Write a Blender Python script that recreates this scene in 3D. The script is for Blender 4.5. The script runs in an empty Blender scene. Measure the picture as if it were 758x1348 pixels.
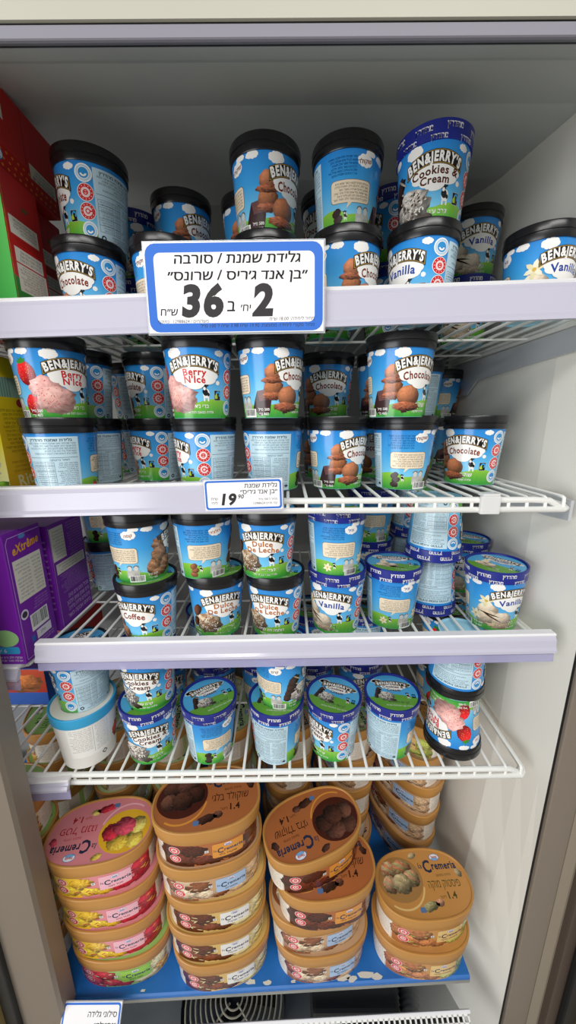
import bpy, bmesh, math, random
import numpy as np
from mathutils import Vector, Matrix
from mathutils.geometry import tessellate_polygon, delaunay_2d_cdt

random.seed(7); RNG = np.random.default_rng(7)
scene = bpy.context.scene
COL = scene.collection
R = math.radians
H = 1.38                      # camera height above the shop floor; shelf levels below are relative to it

# ------------------------------------------------------------------ camera
cam_d = bpy.data.cameras.new('camera'); cam = bpy.data.objects.new('camera', cam_d); COL.objects.link(cam)
cam_d.sensor_fit = 'VERTICAL'; cam_d.sensor_height = 36.0; cam_d.lens = 478.0 / 1348.0 * 36.0
cam_d.clip_start = 0.02; cam_d.clip_end = 100
cam.matrix_world = Matrix.Translation((0, 0, H)) @ Matrix.Rotation(R(90 - 13.82), 4, 'X') @ Matrix.Rotation(R(-0.4), 4, 'Z')
scene.camera = cam

# ------------------------------------------------------------------ world, lights, exposure
w = bpy.data.worlds.new('world'); scene.world = w; w.use_nodes = True
bgn = w.node_tree.nodes['Background']; bgn.inputs['Color'].default_value = (0.95, 0.97, 1.0, 1); bgn.inputs['Strength'].default_value = 0.40

def area(name, loc, target, sx, sy, power, col):
    l = bpy.data.lights.new(name, 'AREA'); l.shape = 'RECTANGLE'; l.size = sx; l.size_y = sy; l.energy = power; l.color = col
    o = bpy.data.objects.new(name, l); COL.objects.link(o); o.location = loc
    o.rotation_euler = (Vector(target) - Vector(loc)).to_track_quat('-Z', 'Y').to_euler()
    return o
# the shop's ceiling tubes behind and beside the photographer, and the daylight of the shop front
area('shop_ceiling_tube', (0.5, -1.2, 2.75), (0.1, 0.6, 0.9), 1.5, 0.25, 24, (1.0, 0.985, 0.955))
area('shop_ceiling_tube', (-1.0, -1.6, 2.75), (-0.1, 0.6, 0.9), 1.5, 0.25, 24, (1.0, 0.985, 0.955))
area('shop_window_daylight', (-2.2, -1.8, 0.95), (0.1, 0.6, 1.4), 2.2, 1.6, 62, (0.97, 0.985, 1.0))

vs = scene.view_settings
vs.view_transform = 'Standard'; vs.look = 'None'; vs.exposure = -0.18; vs.gamma = 1.0; vs.use_curve_mapping = False

# ------------------------------------------------------------------ materials
def lin(c):
    if isinstance(c, str):
        c = tuple(int(c[i:i + 2], 16) / 255 for i in (0, 2, 4))
    return tuple(((x / 12.92) if x <= 0.04045 else ((x + 0.055) / 1.055) ** 2.4) for x in c)
def srgb(c):
    return tuple(int(c[i:i + 2], 16) / 255 for i in (0, 2, 4)) if isinstance(c, str) else tuple(c)

def mat(name, col, rough=0.5, spec=0.5, metal=0.0, noise=None, bump=None, alpha=1.0, coat=0.0, trans=0.0):
    m = bpy.data.materials.new(name); m.use_nodes = True
    nt = m.node_tree; b = nt.nodes['Principled BSDF']
    c = lin(col) + (1,)
    b.inputs['Base Color'].default_value = c; b.inputs['Roughness'].default_value = rough
    b.inputs['Specular IOR Level'].default_value = spec; b.inputs['Metallic'].default_value = metal
    b.inputs['Alpha'].default_value = alpha; b.inputs['Coat Weight'].default_value = coat; b.inputs['Transmission Weight'].default_value = trans
    if noise:
        sc, amt, c2 = noise
        tc = nt.nodes.new('ShaderNodeTexCoord'); n = nt.nodes.new('ShaderNodeTexNoise'); n.inputs['Scale'].default_value = sc; n.inputs['Detail'].default_value = 6
        r = nt.nodes.new('ShaderNodeValToRGB'); r.color_ramp.elements[0].position = 0.45; r.color_ramp.elements[1].position = 0.75
        mx = nt.nodes.new('ShaderNodeMix'); mx.data_type = 'RGBA'
        ml = nt.nodes.new('ShaderNodeMath'); ml.operation = 'MULTIPLY'; ml.inputs[1].default_value = amt
        nt.links.new(tc.outputs['Object'], n.inputs['Vector']); nt.links.new(n.outputs['Fac'], r.inputs['Fac'])
        nt.links.new(r.outputs['Color'], ml.inputs[0]); nt.links.new(ml.outputs[0], mx.inputs['Factor'])
        mx.inputs['A'].default_value = c; mx.inputs['B'].default_value = lin(c2) + (1,)
        nt.links.new(mx.outputs['Result'], b.inputs['Base Color'])
    if bump:
        sc, st = bump
        tc = nt.nodes.new('ShaderNodeTexCoord'); n = nt.nodes.new('ShaderNodeTexNoise'); n.inputs['Scale'].default_value = sc
        bp = nt.nodes.new('ShaderNodeBump'); bp.inputs['Strength'].default_value = st; bp.inputs['Distance'].default_value = 0.002
        nt.links.new(tc.outputs['Object'], n.inputs['Vector']); nt.links.new(n.outputs['Fac'], bp.inputs['Height']); nt.links.new(bp.outputs['Normal'], b.inputs['Normal'])
    return m

def ramp_mat(name, stops, length, rough=0.35, spec=0.4):
    """printed board whose ink runs through colours up its height (object Z)"""
    m = bpy.data.materials.new(name); m.use_nodes = True; nt = m.node_tree; b = nt.nodes['Principled BSDF']
    tc = nt.nodes.new('ShaderNodeTexCoord'); sp = nt.nodes.new('ShaderNodeSeparateXYZ'); dv = nt.nodes.new('ShaderNodeMath'); dv.operation = 'DIVIDE'; dv.inputs[1].default_value = length
    r = nt.nodes.new('ShaderNodeValToRGB'); e = r.color_ramp.elements
    while len(e) < len(stops): e.new(0.5)
    for i, (p, c) in enumerate(stops): e[i].position = p; e[i].color = lin(c) + (1,)
    nt.links.new(tc.outputs['Object'], sp.inputs[0]); nt.links.new(sp.outputs['Z'], dv.inputs[0]); nt.links.new(dv.outputs[0], r.inputs['Fac']); nt.links.new(r.outputs['Color'], b.inputs['Base Color'])
    b.inputs['Roughness'].default_value = rough; b.inputs['Specular IOR Level'].default_value = spec
    return m

def print_mat(name, rough=0.35, spec=0.4):
    m = bpy.data.materials.new(name); m.use_nodes = True; nt = m.node_tree; b = nt.nodes['Principled BSDF']
    a = nt.nodes.new('ShaderNodeAttribute'); a.attribute_name = 'Ink'
    nt.links.new(a.outputs['Color'], b.inputs['Base Color']); b.inputs['Roughness'].default_value = rough; b.inputs['Specular IOR Level'].default_value = spec
    return m

M = dict(
    ink=print_mat('printed_ink', 0.2, 0.5), ink_matte=print_mat('printed_ink_matte', 0.5, 0.3),
    sky=ramp_mat('sky_blue_board', [(0.0, 'b0e3f5'), (0.25, '78caf0'), (0.6, '3fa3e4'), (1.0, '2583d2')], 0.09, 0.2, 0.5),
    lid_black=mat('black_lid_plastic', '171618', 0.26, 0.5), lid_navy=mat('navy_lid_board', '1f2a86', 0.35, 0.4), lid_cyan=mat('cyan_lid_board', '35a9dc', 0.4),
    white_cup=mat('white_cup_board', 'ece9e2', 0.4), board=mat('cup_base_board', 'dcd8cf', 0.6),
    gold=mat('gold_lid_plastic', 'c08a46', 0.38, 0.4), tub=mat('cream_tub_plastic', 'e9dcc8', 0.4, 0.4),
    wire=mat('white_coated_wire', 'efefea', 0.35, 0.5), rail_white=mat('white_rail_plastic', 'f0eff0', 0.3, 0.5),
    rail_clear=mat('lilac_rail_plastic', 'cfccdc', 0.14, 0.6, alpha=0.9), flap=mat('clear_rail_flap', 'b4b1d6', 0.12, 0.6, alpha=0.6),
    sleeve=mat('clear_sleeve_plastic', 'e9ecf2', 0.1, 0.6, alpha=0.35),
    liner=mat('freezer_liner', 'e8e5dc', 0.45, 0.4, noise=(3.0, 0.3, 'dedad0')), liner_back_shaded=mat('freezer_back_liner_shaded', '8f908d', 0.5, 0.4, noise=(4.0, 0.4, '82827e')),  # back liner darkened: the deep shade between the stacks is put into its colour
    ceil=mat('freezer_ceiling_liner', 'cfd2d0', 0.5, 0.4, noise=(2.5, 0.5, 'bfc2c0')),
    bracket=mat('grey_bracket_steel', 'c6c8cc', 0.4, 0.5, metal=0.2), header=mat('header_paint', 'b4b2a3', 0.4, 0.4), band=mat('grey_door_band', '84828c', 0.5, 0.4),
    gasket=mat('black_gasket_rubber', '161616', 0.5), frame=mat('taupe_frame_metal', '887d70', 0.42, 0.4, metal=0.15), frame_edge=mat('pale_frame_lip', '8f8474', 0.4, 0.5, metal=0.2), frame_brown=mat('brown_door_edge', '4a3d34', 0.4),
    frame_gold=mat('bronze_frame_metal', 'a8955f', 0.35, 0.5, metal=0.4), door_dark=mat('dark_door_edge', '2b2724', 0.35),
    deck=mat('blue_deck_paint', '1f6fc0', 0.4, 0.5, noise=(30, 0.25, '1a62b0')), chip=mat('bare_chipped_primer', 'd8d6cc', 0.6), steel=mat('galvanised_steel', 'a9aaa6', 0.45, 0.5, metal=0.5, noise=(12, 0.5, '8b8c88')),
    dark=mat('dark_void_metal', '2a2a29', 0.6), hose=mat('grey_corrugated_hose', '6f706e', 0.5), guard=mat('fan_guard_wire', 'cfc7b0', 0.45), paper=mat('white_paper', 'efefec', 0.6),
    card_red=mat('red_carton', 'c8201c', 0.45), card_purple=mat('purple_carton', '7a1fa8', 0.42), card_yellow=mat('yellow_carton', 'e3c914', 0.45), card_blue=mat('blue_carton', '1f58b4', 0.45), card_green=mat('green_carton', '3fae49', 0.45),
    floor=mat('shop_floor_tile', 'bcb3a4', 0.4, noise=(2.0, 0.4, 'aaa192')), clip=mat('clear_clip_plastic', 'f0f0ee', 0.2, 0.6, alpha=0.8),
)

# ------------------------------------------------------------------ object helpers
def link(name, me, parent=None, loc=None, rot=None, m=None):
    o = bpy.data.objects.new(name, me); COL.objects.link(o)
    if parent: o.parent = parent
    if loc is not None: o.location = loc
    if rot is not None: o.rotation_euler = rot
    if m and me and not me.materials: me.materials.append(m)
    return o
def tag(o, label, cat, group=None):
    o['label'] = label; o['category'] = cat
    if group: o['group'] = group
    return o
def struct(o): o['kind'] = 'structure'; return o
def empty(name, loc=(0, 0, 0), rot=(0, 0, 0)):
    o = bpy.data.objects.new(name, None); COL.objects.link(o); o.location = loc; o.rotation_euler = rot; o.empty_display_size = 0.02
    return o
def mesh_from(name, v, f, m, smooth=False, angle=None):
    me = bpy.data.meshes.new(name); me.from_pydata([tuple(p) for p in v], [], f); me.materials.append(m); me.update()
    if smooth:
        me.polygons.foreach_set('use_smooth', [True] * len(me.polygons))
        if angle is not None:
            try: me.set_sharp_from_angle(angle=R(angle))
            except Exception: pass
    return me
def box_me(name, lo, hi, m, bev=0.0):
    bm = bmesh.new(); bmesh.ops.create_cube(bm, size=1)
    lo, hi = Vector(lo), Vector(hi)
    for v in bm.verts: v.co = Vector([lo[i] + (v.co[i] + 0.5) * (hi[i] - lo[i]) for i in range(3)])
    if bev: bmesh.ops.bevel(bm, geom=bm.edges[:], offset=bev, segments=2, affect='EDGES', profile=0.6)
    me = bpy.data.meshes.new(name); bm.to_mesh(me); bm.free(); me.materials.append(m); return me
def lathe_me(name, prof, m, seg=64, sharp=35):
    v, f, n = [], [], len(prof)
    ring = []
    for r, z in prof:
        if r < 1e-6: ring.append([len(v)]); v.append((0, 0, z))
        else:
            ring.append(list(range(len(v), len(v) + seg)))
            for i in range(seg):
                a = 2 * math.pi * i / seg; v.append((r * math.sin(a), -r * math.cos(a), z))
    for a, b in zip(ring, ring[1:]):
        for i in range(seg):
            j = (i + 1) % seg
            if len(a) == 1 and len(b) == 1: continue
            if len(a) == 1: f.append((a[0], b[j], b[i]))
            elif len(b) == 1: f.append((a[i], a[j], b[0]))
            else: f.append((a[i], a[j], b[j], b[i]))
    return mesh_from(name, v, f, m, True, sharp)
def tube_me(name, pts, r, m, seg=8, cap=True):
    pts = [Vector(p) for p in pts]; v, f = [], []
    prev = None
    for i, p in enumerate(pts):
        if i == 0: t = pts[1] - p
        elif i == len(pts) - 1: t = p - pts[i - 1]
        else: t = (pts[i + 1] - p).normalized() + (p - pts[i - 1]).normalized()
        t.normalize()
        if prev is None:
            u = t.orthogonal().normalized()
        else:
            u = (prev - t * prev.dot(t)).normalized()
        prev = u; wv = t.cross(u)
        for k in range(seg):
            a = 2 * math.pi * k / seg; v.append(p + u * (r * math.cos(a)) + wv * (r * math.sin(a)))
    for i in range(len(pts) - 1):
        for k in range(seg):
            a = i * seg + k; b = i * seg + (k + 1) % seg; f.append((a, b, b + seg, a + seg))
    if cap:
        f.append(tuple(reversed(range(seg)))); n = len(v); f.append(tuple(range(n - seg, n)))
    return mesh_from(name, v, f, m, True, 50)
def prism_me(name, prof_yz, x0, x1, m, dz=0.0, bev=0):
    """a profile in Y-Z drawn out along X; dz lifts the far end"""
    n = len(prof_yz); v = [(x0, y, z) for y, z in prof_yz] + [(x1, y, z + dz) for y, z in prof_yz]
    f = [(i, (i + 1) % n, n + (i + 1) % n, n + i) for i in range(n)] + [tuple(reversed(range(n))), tuple(range(n, 2 * n))]
    me = mesh_from(name, v, f, m); bm = bmesh.new(); bm.from_mesh(me); bmesh.ops.recalc_face_normals(bm, faces=bm.faces[:]); bm.to_mesh(me); bm.free(); return me

# ------------------------------------------------------------------ printed artwork: flat ink shapes laid onto a surface
GL = {}
def glyph(ch, bold=0.0):
    k = (ch, round(bold, 3))
    if k in GL: return GL[k]
    def tris(s):
        c = bpy.data.curves.new('g', 'FONT'); c.body = s; c.resolution_u = 4 if bold > 0.04 else 2; c.offset = bold
        heb = any(0x590 <= ord(q) < 0x600 for q in s)
        if heb: c.fill_mode = 'NONE'; c.offset = 0
        o = bpy.data.objects.new('g', c); COL.objects.link(o)
        bpy.context.view_layer.update()
        dg = bpy.context.evaluated_depsgraph_get(); me = o.evaluated_get(dg).to_mesh()
        co = np.array([v.co[:2] for v in me.vertices], float).reshape(-1, 2)
        if heb:      # outlines that cross themselves: triangulate and keep what the outline winds around
            ed = np.array([e.vertices[:] for e in me.edges], int); vs_, _e, fs_, *_r = delaunay_2d_cdt([Vector(p) for p in co], [tuple(int(i) for i in e) for e in ed], [], 1, 1e-5)
            P = np.array([[vs_[i] for i in f_] for f_ in fs_], float); ce = P.mean(1); p0, p1 = co[ed[:, 0]][None], co[ed[:, 1]][None]; q = ce[:, None]
            up = (p0[..., 1] <= q[..., 1]) & (p1[..., 1] > q[..., 1]); dn = (p0[..., 1] > q[..., 1]) & (p1[..., 1] <= q[..., 1])
            cr = (p1[..., 0] - p0[..., 0]) * (q[..., 1] - p0[..., 1]) - (q[..., 0] - p0[..., 0]) * (p1[..., 1] - p0[..., 1])
            wn = (up & (cr > 0)).sum(1) - (dn & (cr < 0)).sum(1); out = P[wn != 0]
        else:
            me.calc_loop_triangles(); t = np.array([t.vertices[:] for t in me.loop_triangles], int).reshape(-1, 3)
            out = co[t] if len(t) else np.zeros((0, 3, 2))
        mx = co[:, 0].max() if len(co) else 0.0
        bpy.data.objects.remove(o); bpy.data.curves.remove(c)
        return out, mx
    if '|' not in GL: GL['|'] = tris('l')[1]
    t, _ = tris(ch) if ch != ' ' else (np.zeros((0, 3, 2)), 0)
    c2 = tris(ch + 'l')[1]
    adv = c2 - GL['|'] - bold * 1.0 + bold * 1.4
    GL[k] = (t, adv); return GL[k]
def rtl(s):
    out, run = [], ''
    for ch in reversed(s):
        if ch.isdigit() or ch in '.,' and run: run = ch + run
        else:
            out.append(run); run = ''; out.append(ch)
    out.append(run); return ''.join(out)

class Art:
    def __init__(self): self.ch = []
    def tris(self, P, col, layer=0):
        P = np.asarray(P, float)
        if not len(P): return
        C = np.asarray(srgb(col), float) if not isinstance(col, np.ndarray) else col
        if C.ndim == 1: C = np.broadcast_to(C, P.shape[:2] + (3,))
        self.ch.append((P, C.copy(), layer))
    def poly(self, pts, col, layer=0):
        v = [Vector((p[0], p[1], 0)) for p in pts]; t = tessellate_polygon([v]); a = np.array([(p[0], p[1]) for p in pts])
        self.tris(a[np.array(t)], col, layer)
    def rect(self, x0, y0, x1, y1, col, layer=0): self.poly([(x0, y0), (x1, y0), (x1, y1), (x0, y1)], col, layer)
    def quadgrad(self, x0, y0, x1, y1, cb, ct, layer=0):
        P = np.array([[(x0, y0), (x1, y0), (x1, y1)], [(x0, y0), (x1, y1), (x0, y1)]], float); b, t = srgb(cb), srgb(ct)
        self.tris(P, np.array([[b, b, t], [b, t, t]], float), layer)
    def rrect(self, x0, y0, x1, y1, r, col, layer=0):
        pts = []
        for cx, cy, a0 in ((x1 - r, y1 - r, 0), (x0 + r, y1 - r, 90), (x0 + r, y0 + r, 180), (x1 - r, y0 + r, 270)):
            for k in range(5): a = R(a0 + k * 22.5); pts.append((cx + r * math.cos(a), cy + r * math.sin(a)))
        self.poly(pts, col, layer)
    def ell(self, cx, cy, rx, ry, col, layer=0, n=22, rot=0):
        a = np.linspace(0, 2 * math.pi, n, endpoint=False); x, y = rx * np.cos(a), ry * np.sin(a); c, s = math.cos(R(rot)), math.sin(R(rot))
        pts = np.stack([cx + x * c - y * s, cy + x * s + y * c], 1); ctr = np.broadcast_to((cx, cy), pts.shape)
        self.tris(np.stack([ctr, pts, np.roll(pts, -1, 0)], 1), col, layer)
    def ring(self, cx, cy, r0, r1, col, layer=0, n=24, a0=0, a1=360):
        a = np.radians(np.linspace(a0, a1, n + 1)); i = np.stack([cx + r0 * np.cos(a), cy + r0 * np.sin(a)], 1); o = np.stack([cx + r1 * np.cos(a), cy + r1 * np.sin(a)], 1)
        self.tris(np.concatenate([np.stack([i[:-1], o[:-1], o[1:]], 1), np.stack([i[:-1], o[1:], i[1:]], 1)]), col, layer)
    def cloud(self, cx, cy, ww, hh, col, layer=0, seed=0):
        r = random.Random(seed); self.ell(cx, cy, ww * 0.40, hh * 0.36, col, layer)
        n = 9
        for k in range(n):
            a = 2 * math.pi * k / n; self.ell(cx + math.cos(a) * ww * 0.34, cy + math.sin(a) * hh * 0.27, ww * 0.16 * r.uniform(0.85, 1.2), hh * 0.22 * r.uniform(0.85, 1.2), col, layer, 14)
    def blob(self, cx, cy, rx, ry, base, layer=0, seed=0, rough=0.06, grain=0.10, n=30, rot=0, light=(-0.4, 0.65), amb=0.45, band=None):
        """a printed photograph of a scoop or fruit: shaded, grainy, uneven outline"""
        g = np.random.default_rng(seed); rings = 6; b = np.array(srgb(base))
        a = np.linspace(0, 2 * math.pi, n, endpoint=False); nz = 1 + rough * np.interp(np.arange(n), np.arange(n), g.standard_normal(n))
        rr = np.linspace(0, 1, rings + 1)[1:]
        pts = [np.array([[0.0, 0.0]])] ; sh = []
        for q in rr: pts.append(np.stack([q * nz ** (q > 0.8) * np.cos(a), q * nz ** (q > 0.8) * np.sin(a)], 1))
        al = np.concatenate(pts); z = np.sqrt(np.clip(1 - (al ** 2).sum(1), 0, 1)); lx, ly = light; lz = math.sqrt(max(0.05, 1 - lx * lx - ly * ly))
        s = amb + (1.12 - amb) * np.clip(al[:, 0] * lx + al[:, 1] * ly + z * lz, 0, 1) + grain * g.standard_normal(len(al))
        colr = np.clip(b[None] * s[:, None], 0, 1)
        if band is not None:
            b2 = np.array(srgb(band)); mk = (np.sin(al[:, 0] * 5 + al[:, 1] * 7 + seed) > 0.15)[:, None]; colr = np.where(mk, np.clip(b2[None] * s[:, None], 0, 1), colr)
        c, sn = math.cos(R(rot)), math.sin(R(rot)); X, Y = al[:, 0] * rx, al[:, 1] * ry; al = np.stack([cx + X * c - Y * sn, cy + X * sn + Y * c], 1)
        T = [(0, 1 + i, 1 + (i + 1) % n) for i in range(n)]
        for k in range(rings - 1):
            for i in range(n):
                p, q = 1 + k * n + i, 1 + k * n + (i + 1) % n; T += [(p, p + n, q + n), (p, q + n, q)]
        T = np.array(T); self.tris(al[T], colr[T], layer)
    def specks(self, cx, cy, rx, ry, col, num, size, layer=0, seed=0, asp=2.0):
        r = random.Random(seed)
        for _ in range(num):
            a, q = r.uniform(0, 6.28), math.sqrt(r.random()) * 0.9; x, y = cx + rx * q * math.cos(a), cy + ry * q * math.sin(a); s = size * r.uniform(0.6, 1.3); t = r.uniform(0, 3.14); dx, dy = math.cos(t) * s, math.sin(t) * s
            self.poly([(x - dx, y - dy), (x + dy / asp, y - dx / asp), (x + dx, y + dy), (x - dy / asp, y + dx / asp)], col, layer)
    def text(self, s, x, y, size, col, layer=0, align='c', bold=0.0, sx=1.0, rot=0.0, arch=None, shear=0.0, heb=False, track=0.0, fit=None):
        over = 0.0
        if heb: s = rtl(s); over, bold = bold, 0.0
        gs = [glyph(c, bold) for c in s]; tot = sum(a for _, a in gs) + track * max(0, len(s) - 1)
        if fit: sx = fit / (tot * size)
        k = size * sx; W = tot * k; px = {'c': -W / 2, 'l': 0.0, 'r': -W}[align]; c, sn = math.cos(R(rot)), math.sin(R(rot))
        for t, a in gs:
            if len(t):
                P = t.copy(); P[..., 0] = P[..., 0] * k + shear * P[..., 1] * size; P[..., 1] *= size
                if arch:          # bend the line over a hump: height falls off to both sides
                    mid = px + a * k / 2; hh = -arch * (mid ** 2); sl = -2 * arch * mid; ca, sa = 1 / math.hypot(1, sl), sl / math.hypot(1, sl)
                    X = P[..., 0] - a * k / 2; Yy = P[..., 1]; P = np.stack([mid + X * ca - Yy * sa * 0.6, hh + X * sa + Yy], -1)
                else: P[..., 0] += px
                P = np.stack([x + P[..., 0] * c - P[..., 1] * sn, y + P[..., 0] * sn + P[..., 1] * c], -1)
                if over:
                    q = over * size * 0.8
                    P = np.concatenate([P + np.array(d_) for d_ in ((-q, -q * .5), (q, -q * .5), (-q, q * .5), (q, q * .5))])
                self.tris(P, col, layer)
            px += (a + track) * k
    def lines(self, x0, x1, y0, y1, n, col, layer=0, seed=0, size=None, heb=True, ragged=0.4):
        """small print: lines of words too fine to read"""
        r = random.Random(seed); words = ['חלב', 'שמנת', 'סוכר', 'מים', 'גלידה', 'ביצים', 'מכיל', 'רכיבים', 'אנרגיה', 'שומן', 'חלבון', 'נתרן', 'קקאו', 'וניל', 'תמצית', 'אבקה', 'ערך', 'גרם', 'כשר', 'מוצר']
        st = (y1 - y0) / n; sz = size or st * 0.95
        for i in range(n):
            yy = y1 - (i + 1) * st + st * 0.2; wd = (x1 - x0) * (1 - ragged * r.random() * (1 if i % 4 == 3 else 0.4)); s = ''
            ww = 0
            while ww < wd / sz:
                q = r.choice(words); s += q + ' '; ww += sum(glyph(c)[1] for c in q + ' ')
            self.text(s.strip(), x1, yy, sz, col, layer, 'r', heb=True, fit=wd)
    def barcode(self, x0, y0, x1, y1, layer=0, seed=0, vert=False):
        self.rect(x0, y0, x1, y1, 'f4f4f0', layer); r = random.Random(seed); x = x0 + (x1 - x0) * 0.06; n = 26; st = (x1 - x0) * 0.88 / n
        for i in range(n):
            ww = st * r.choice((0.3, 0.5, 0.8)); self.rect(x, y0 + (y1 - y0) * 0.2, x + ww, y1 - (y1 - y0) * 0.06, '222222', layer + 1); x += st
    def moved(self, x, y, s=1.0, rot=0.0, dl=0):
        o = Art(); c, sn = math.cos(R(rot)), math.sin(R(rot))
        for P, C, l in self.ch: o.ch.append((np.stack([x + s * (P[..., 0] * c - P[..., 1] * sn), y + s * (P[..., 0] * sn + P[..., 1] * c)], -1), C, l + dl))
        return o
    def add(self, o): self.ch += o.ch
    def mesh(self, name, mapfn, m, maxw=3.4, base=0.10, step=0.07):
        Ps, Cs, Ls = [], [], []
        for P, C, l in self.ch:
            for _ in range(40):
                ext = P[..., 0].max(1) - P[..., 0].min(1); big = ext > maxw
                if maxw is None or not big.any(): break
                keep, kc = P[~big], C[~big]; B, BC = P[big], C[big]
                d = np.abs(B - np.roll(B, -1, 1))[..., 0]; e = d.argmax(1); ii = np.arange(len(B))
                a, b, c = B[ii, e], B[ii, (e + 1) % 3], B[ii, (e + 2) % 3]; ca, cb, cc = BC[ii, e], BC[ii, (e + 1) % 3], BC[ii, (e + 2) % 3]
                mp, mc = (a + b) / 2, (ca + cb) / 2
                P = np.concatenate([keep, np.stack([a, mp, c], 1), np.stack([mp, b, c], 1)]); C = np.concatenate([kc, np.stack([ca, mc, cc], 1), np.stack([mc, cb, cc], 1)])
            Ps.append(P); Cs.append(C); Ls.append(np.full(len(P), l, float))
        P, C, L = np.concatenate(Ps), np.concatenate(Cs), np.concatenate(Ls)
        ar = (P[:, 1, 0] - P[:, 0, 0]) * (P[:, 2, 1] - P[:, 0, 1]) - (P[:, 2, 0] - P[:, 0, 0]) * (P[:, 1, 1] - P[:, 0, 1])
        fl = ar < 0; P[fl] = P[fl][:, ::-1]; C[fl] = C[fl][:, ::-1]
        good = np.abs(ar) > 1e-7; P, C, L = P[good], C[good], L[good]
        n = len(P); off = np.repeat(base + L * step, 3); pos, nrm = mapfn(P.reshape(-1, 2), off)
        me = bpy.data.meshes.new(name); me.vertices.add(n * 3); me.loops.add(n * 3); me.polygons.add(n)
        me.vertices.foreach_set('co', (pos / 1000.0).astype(np.float32).ravel()); me.loops.foreach_set('vertex_index', np.arange(n * 3, dtype=np.int32))
        me.polygons.foreach_set('loop_start', np.arange(0, n * 3, 3, dtype=np.int32)); me.polygons.foreach_set('loop_total', np.full(n, 3, np.int32))
        me.update(calc_edges=True)
        at = me.color_attributes.new('Ink', 'BYTE_COLOR', 'CORNER'); at.data.foreach_set('color_srgb', np.concatenate([C.reshape(-1, 3), np.ones((n * 3, 1))], 1).astype(np.float32).ravel())
        me.polygons.foreach_set('use_smooth', [True] * n); me.normals_split_custom_set_from_vertices(nrm.astype(np.float32).tolist())
        me.materials.append(m); return me

def plane_map(xy, off):
    return np.stack([xy[:, 0], xy[:, 1], off], 1), np.tile((0.0, 0.0, 1.0), (len(xy), 1))
def face_map(origin, u, v):
    o, u, v = (np.array(a, float) for a in (origin, u, v)); n = np.cross(u, v)
    def f(xy, off): return o * 1000 + xy[:, :1] * u + xy[:, 1:] * v + off[:, None] * n, np.tile(n, (len(xy), 1))
    return f
# ------------------------------------------------------------------ the freezer cabinet
def zz(z): return H + z
XR = 0.4165
# side wall: flares out to the frame in front of a vertical bend, draws in slightly towards the bottom
ys = [.482, .50, .54, .597, .6005, .604, .80, 1.00]; zs = [-1.45, -1.06, -.95, -.80, -.60, -.30, 0, .30, .56]
def wx(y, z):
    inn = XR if z > -.60 else XR - 0.034 * min(1, (-.60 - z) / .46) ** 1.3
    return inn + (0.4335 - inn) * max(0, (.6005 - y) / .1185)
v = [(wx(y, z), y, zz(z)) for y in ys for z in zs]; n = len(zs)
f = [(i * n + j, i * n + j + 1, (i + 1) * n + j + 1, (i + 1) * n + j) for i in range(len(ys) - 1) for j in range(n - 1)]
struct(link('wall_right', mesh_from('wall_right', v, f, M['liner'], False)))
struct(link('wall_back', box_me('wall_back', (-1.30, 1.00, zz(-1.45)), (.50, 1.04, zz(.60)), M['liner_back_shaded'])))
struct(link('wall_left', box_me('wall_left', (-1.34, .45, zz(-1.45)), (-1.30, 1.04, zz(.60)), M['liner'])))
struct(link('ceiling', mesh_from('ceiling', [(x, y, zz(z)) for y, z in ((.446, .357), (.500, .383), (.515, .392), (.62, .425), (.84, .458), (1.0, .497)) for x in (-1.30, .47)], [(i * 2, i * 2 + 1, i * 2 + 3, i * 2 + 2) for i in range(5)], M['ceil'], False)))
struct(link('wall_header', prism_me('wall_header', [(.418, zz(.3492)), (.418, zz(.75)), (.460, zz(.75)), (.460, zz(.3700)), (.43, zz(.3492))], -1.35, .60, M['header'])))
struct(link('trim_1', prism_me('trim_1', [(.421, zz(.3470)), (.421, zz(.3496)), (.440, zz(.3496)), (.440, zz(.3470))], -1.35, .60, M['gasket'])))
struct(link('trim_2', prism_me('trim_2', [(.4215, zz(.3374)), (.4205, zz(.3382)), (.4205, zz(.3474)), (.452, zz(.3600)), (.452, zz(.3560)), (.4240, zz(.3374))], -1.35, .60, M['band'])))
# frame of the open door on the wall side: thin dark strip, taupe face, bevel, brown and black door edge, bronze post
struct(link('trim_3', box_me('trim_3', (.4335, .480, zz(-1.50)), (.4362, .490, zz(.36)), M['gasket'])))
struct(link('trim_4', box_me('trim_4', (.4362, .474, zz(-1.50)), (.483, .492, zz(.36)), M['frame'], .002)))
struct(link('trim_5', prism_me('trim_5', [(.474, .483), (.466, .495), (.466, .498), (.49, .498), (.49, .483)], zz(-1.5), zz(.36), M['frame_edge'])))
struct(link('trim_6', box_me('trim_6', (.498, .452, zz(-1.50)), (.520, .490, zz(.36)), M['frame_brown'], .004)))
struct(link('trim_7', box_me('trim_7', (.520, .440, zz(-1.50)), (.545, .490, zz(.36)), M['gasket'], .004)))
struct(link('trim_8', box_me('trim_8', (.546, .425, zz(-1.50)), (.566, .490, zz(.36)), M['frame_gold'], .002)))
struct(link('trim_12', box_me('trim_12', (.566, .430, zz(-1.50)), (.70, .49, zz(.36)), M['door_dark'], .004)))
for nm in ('trim_5',):
    for vv in bpy.data.objects[nm].data.vertices: x, y, z = vv.co; vv.co = (z, y, x)
    bpy.data.objects[nm].data.flip_normals()
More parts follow.
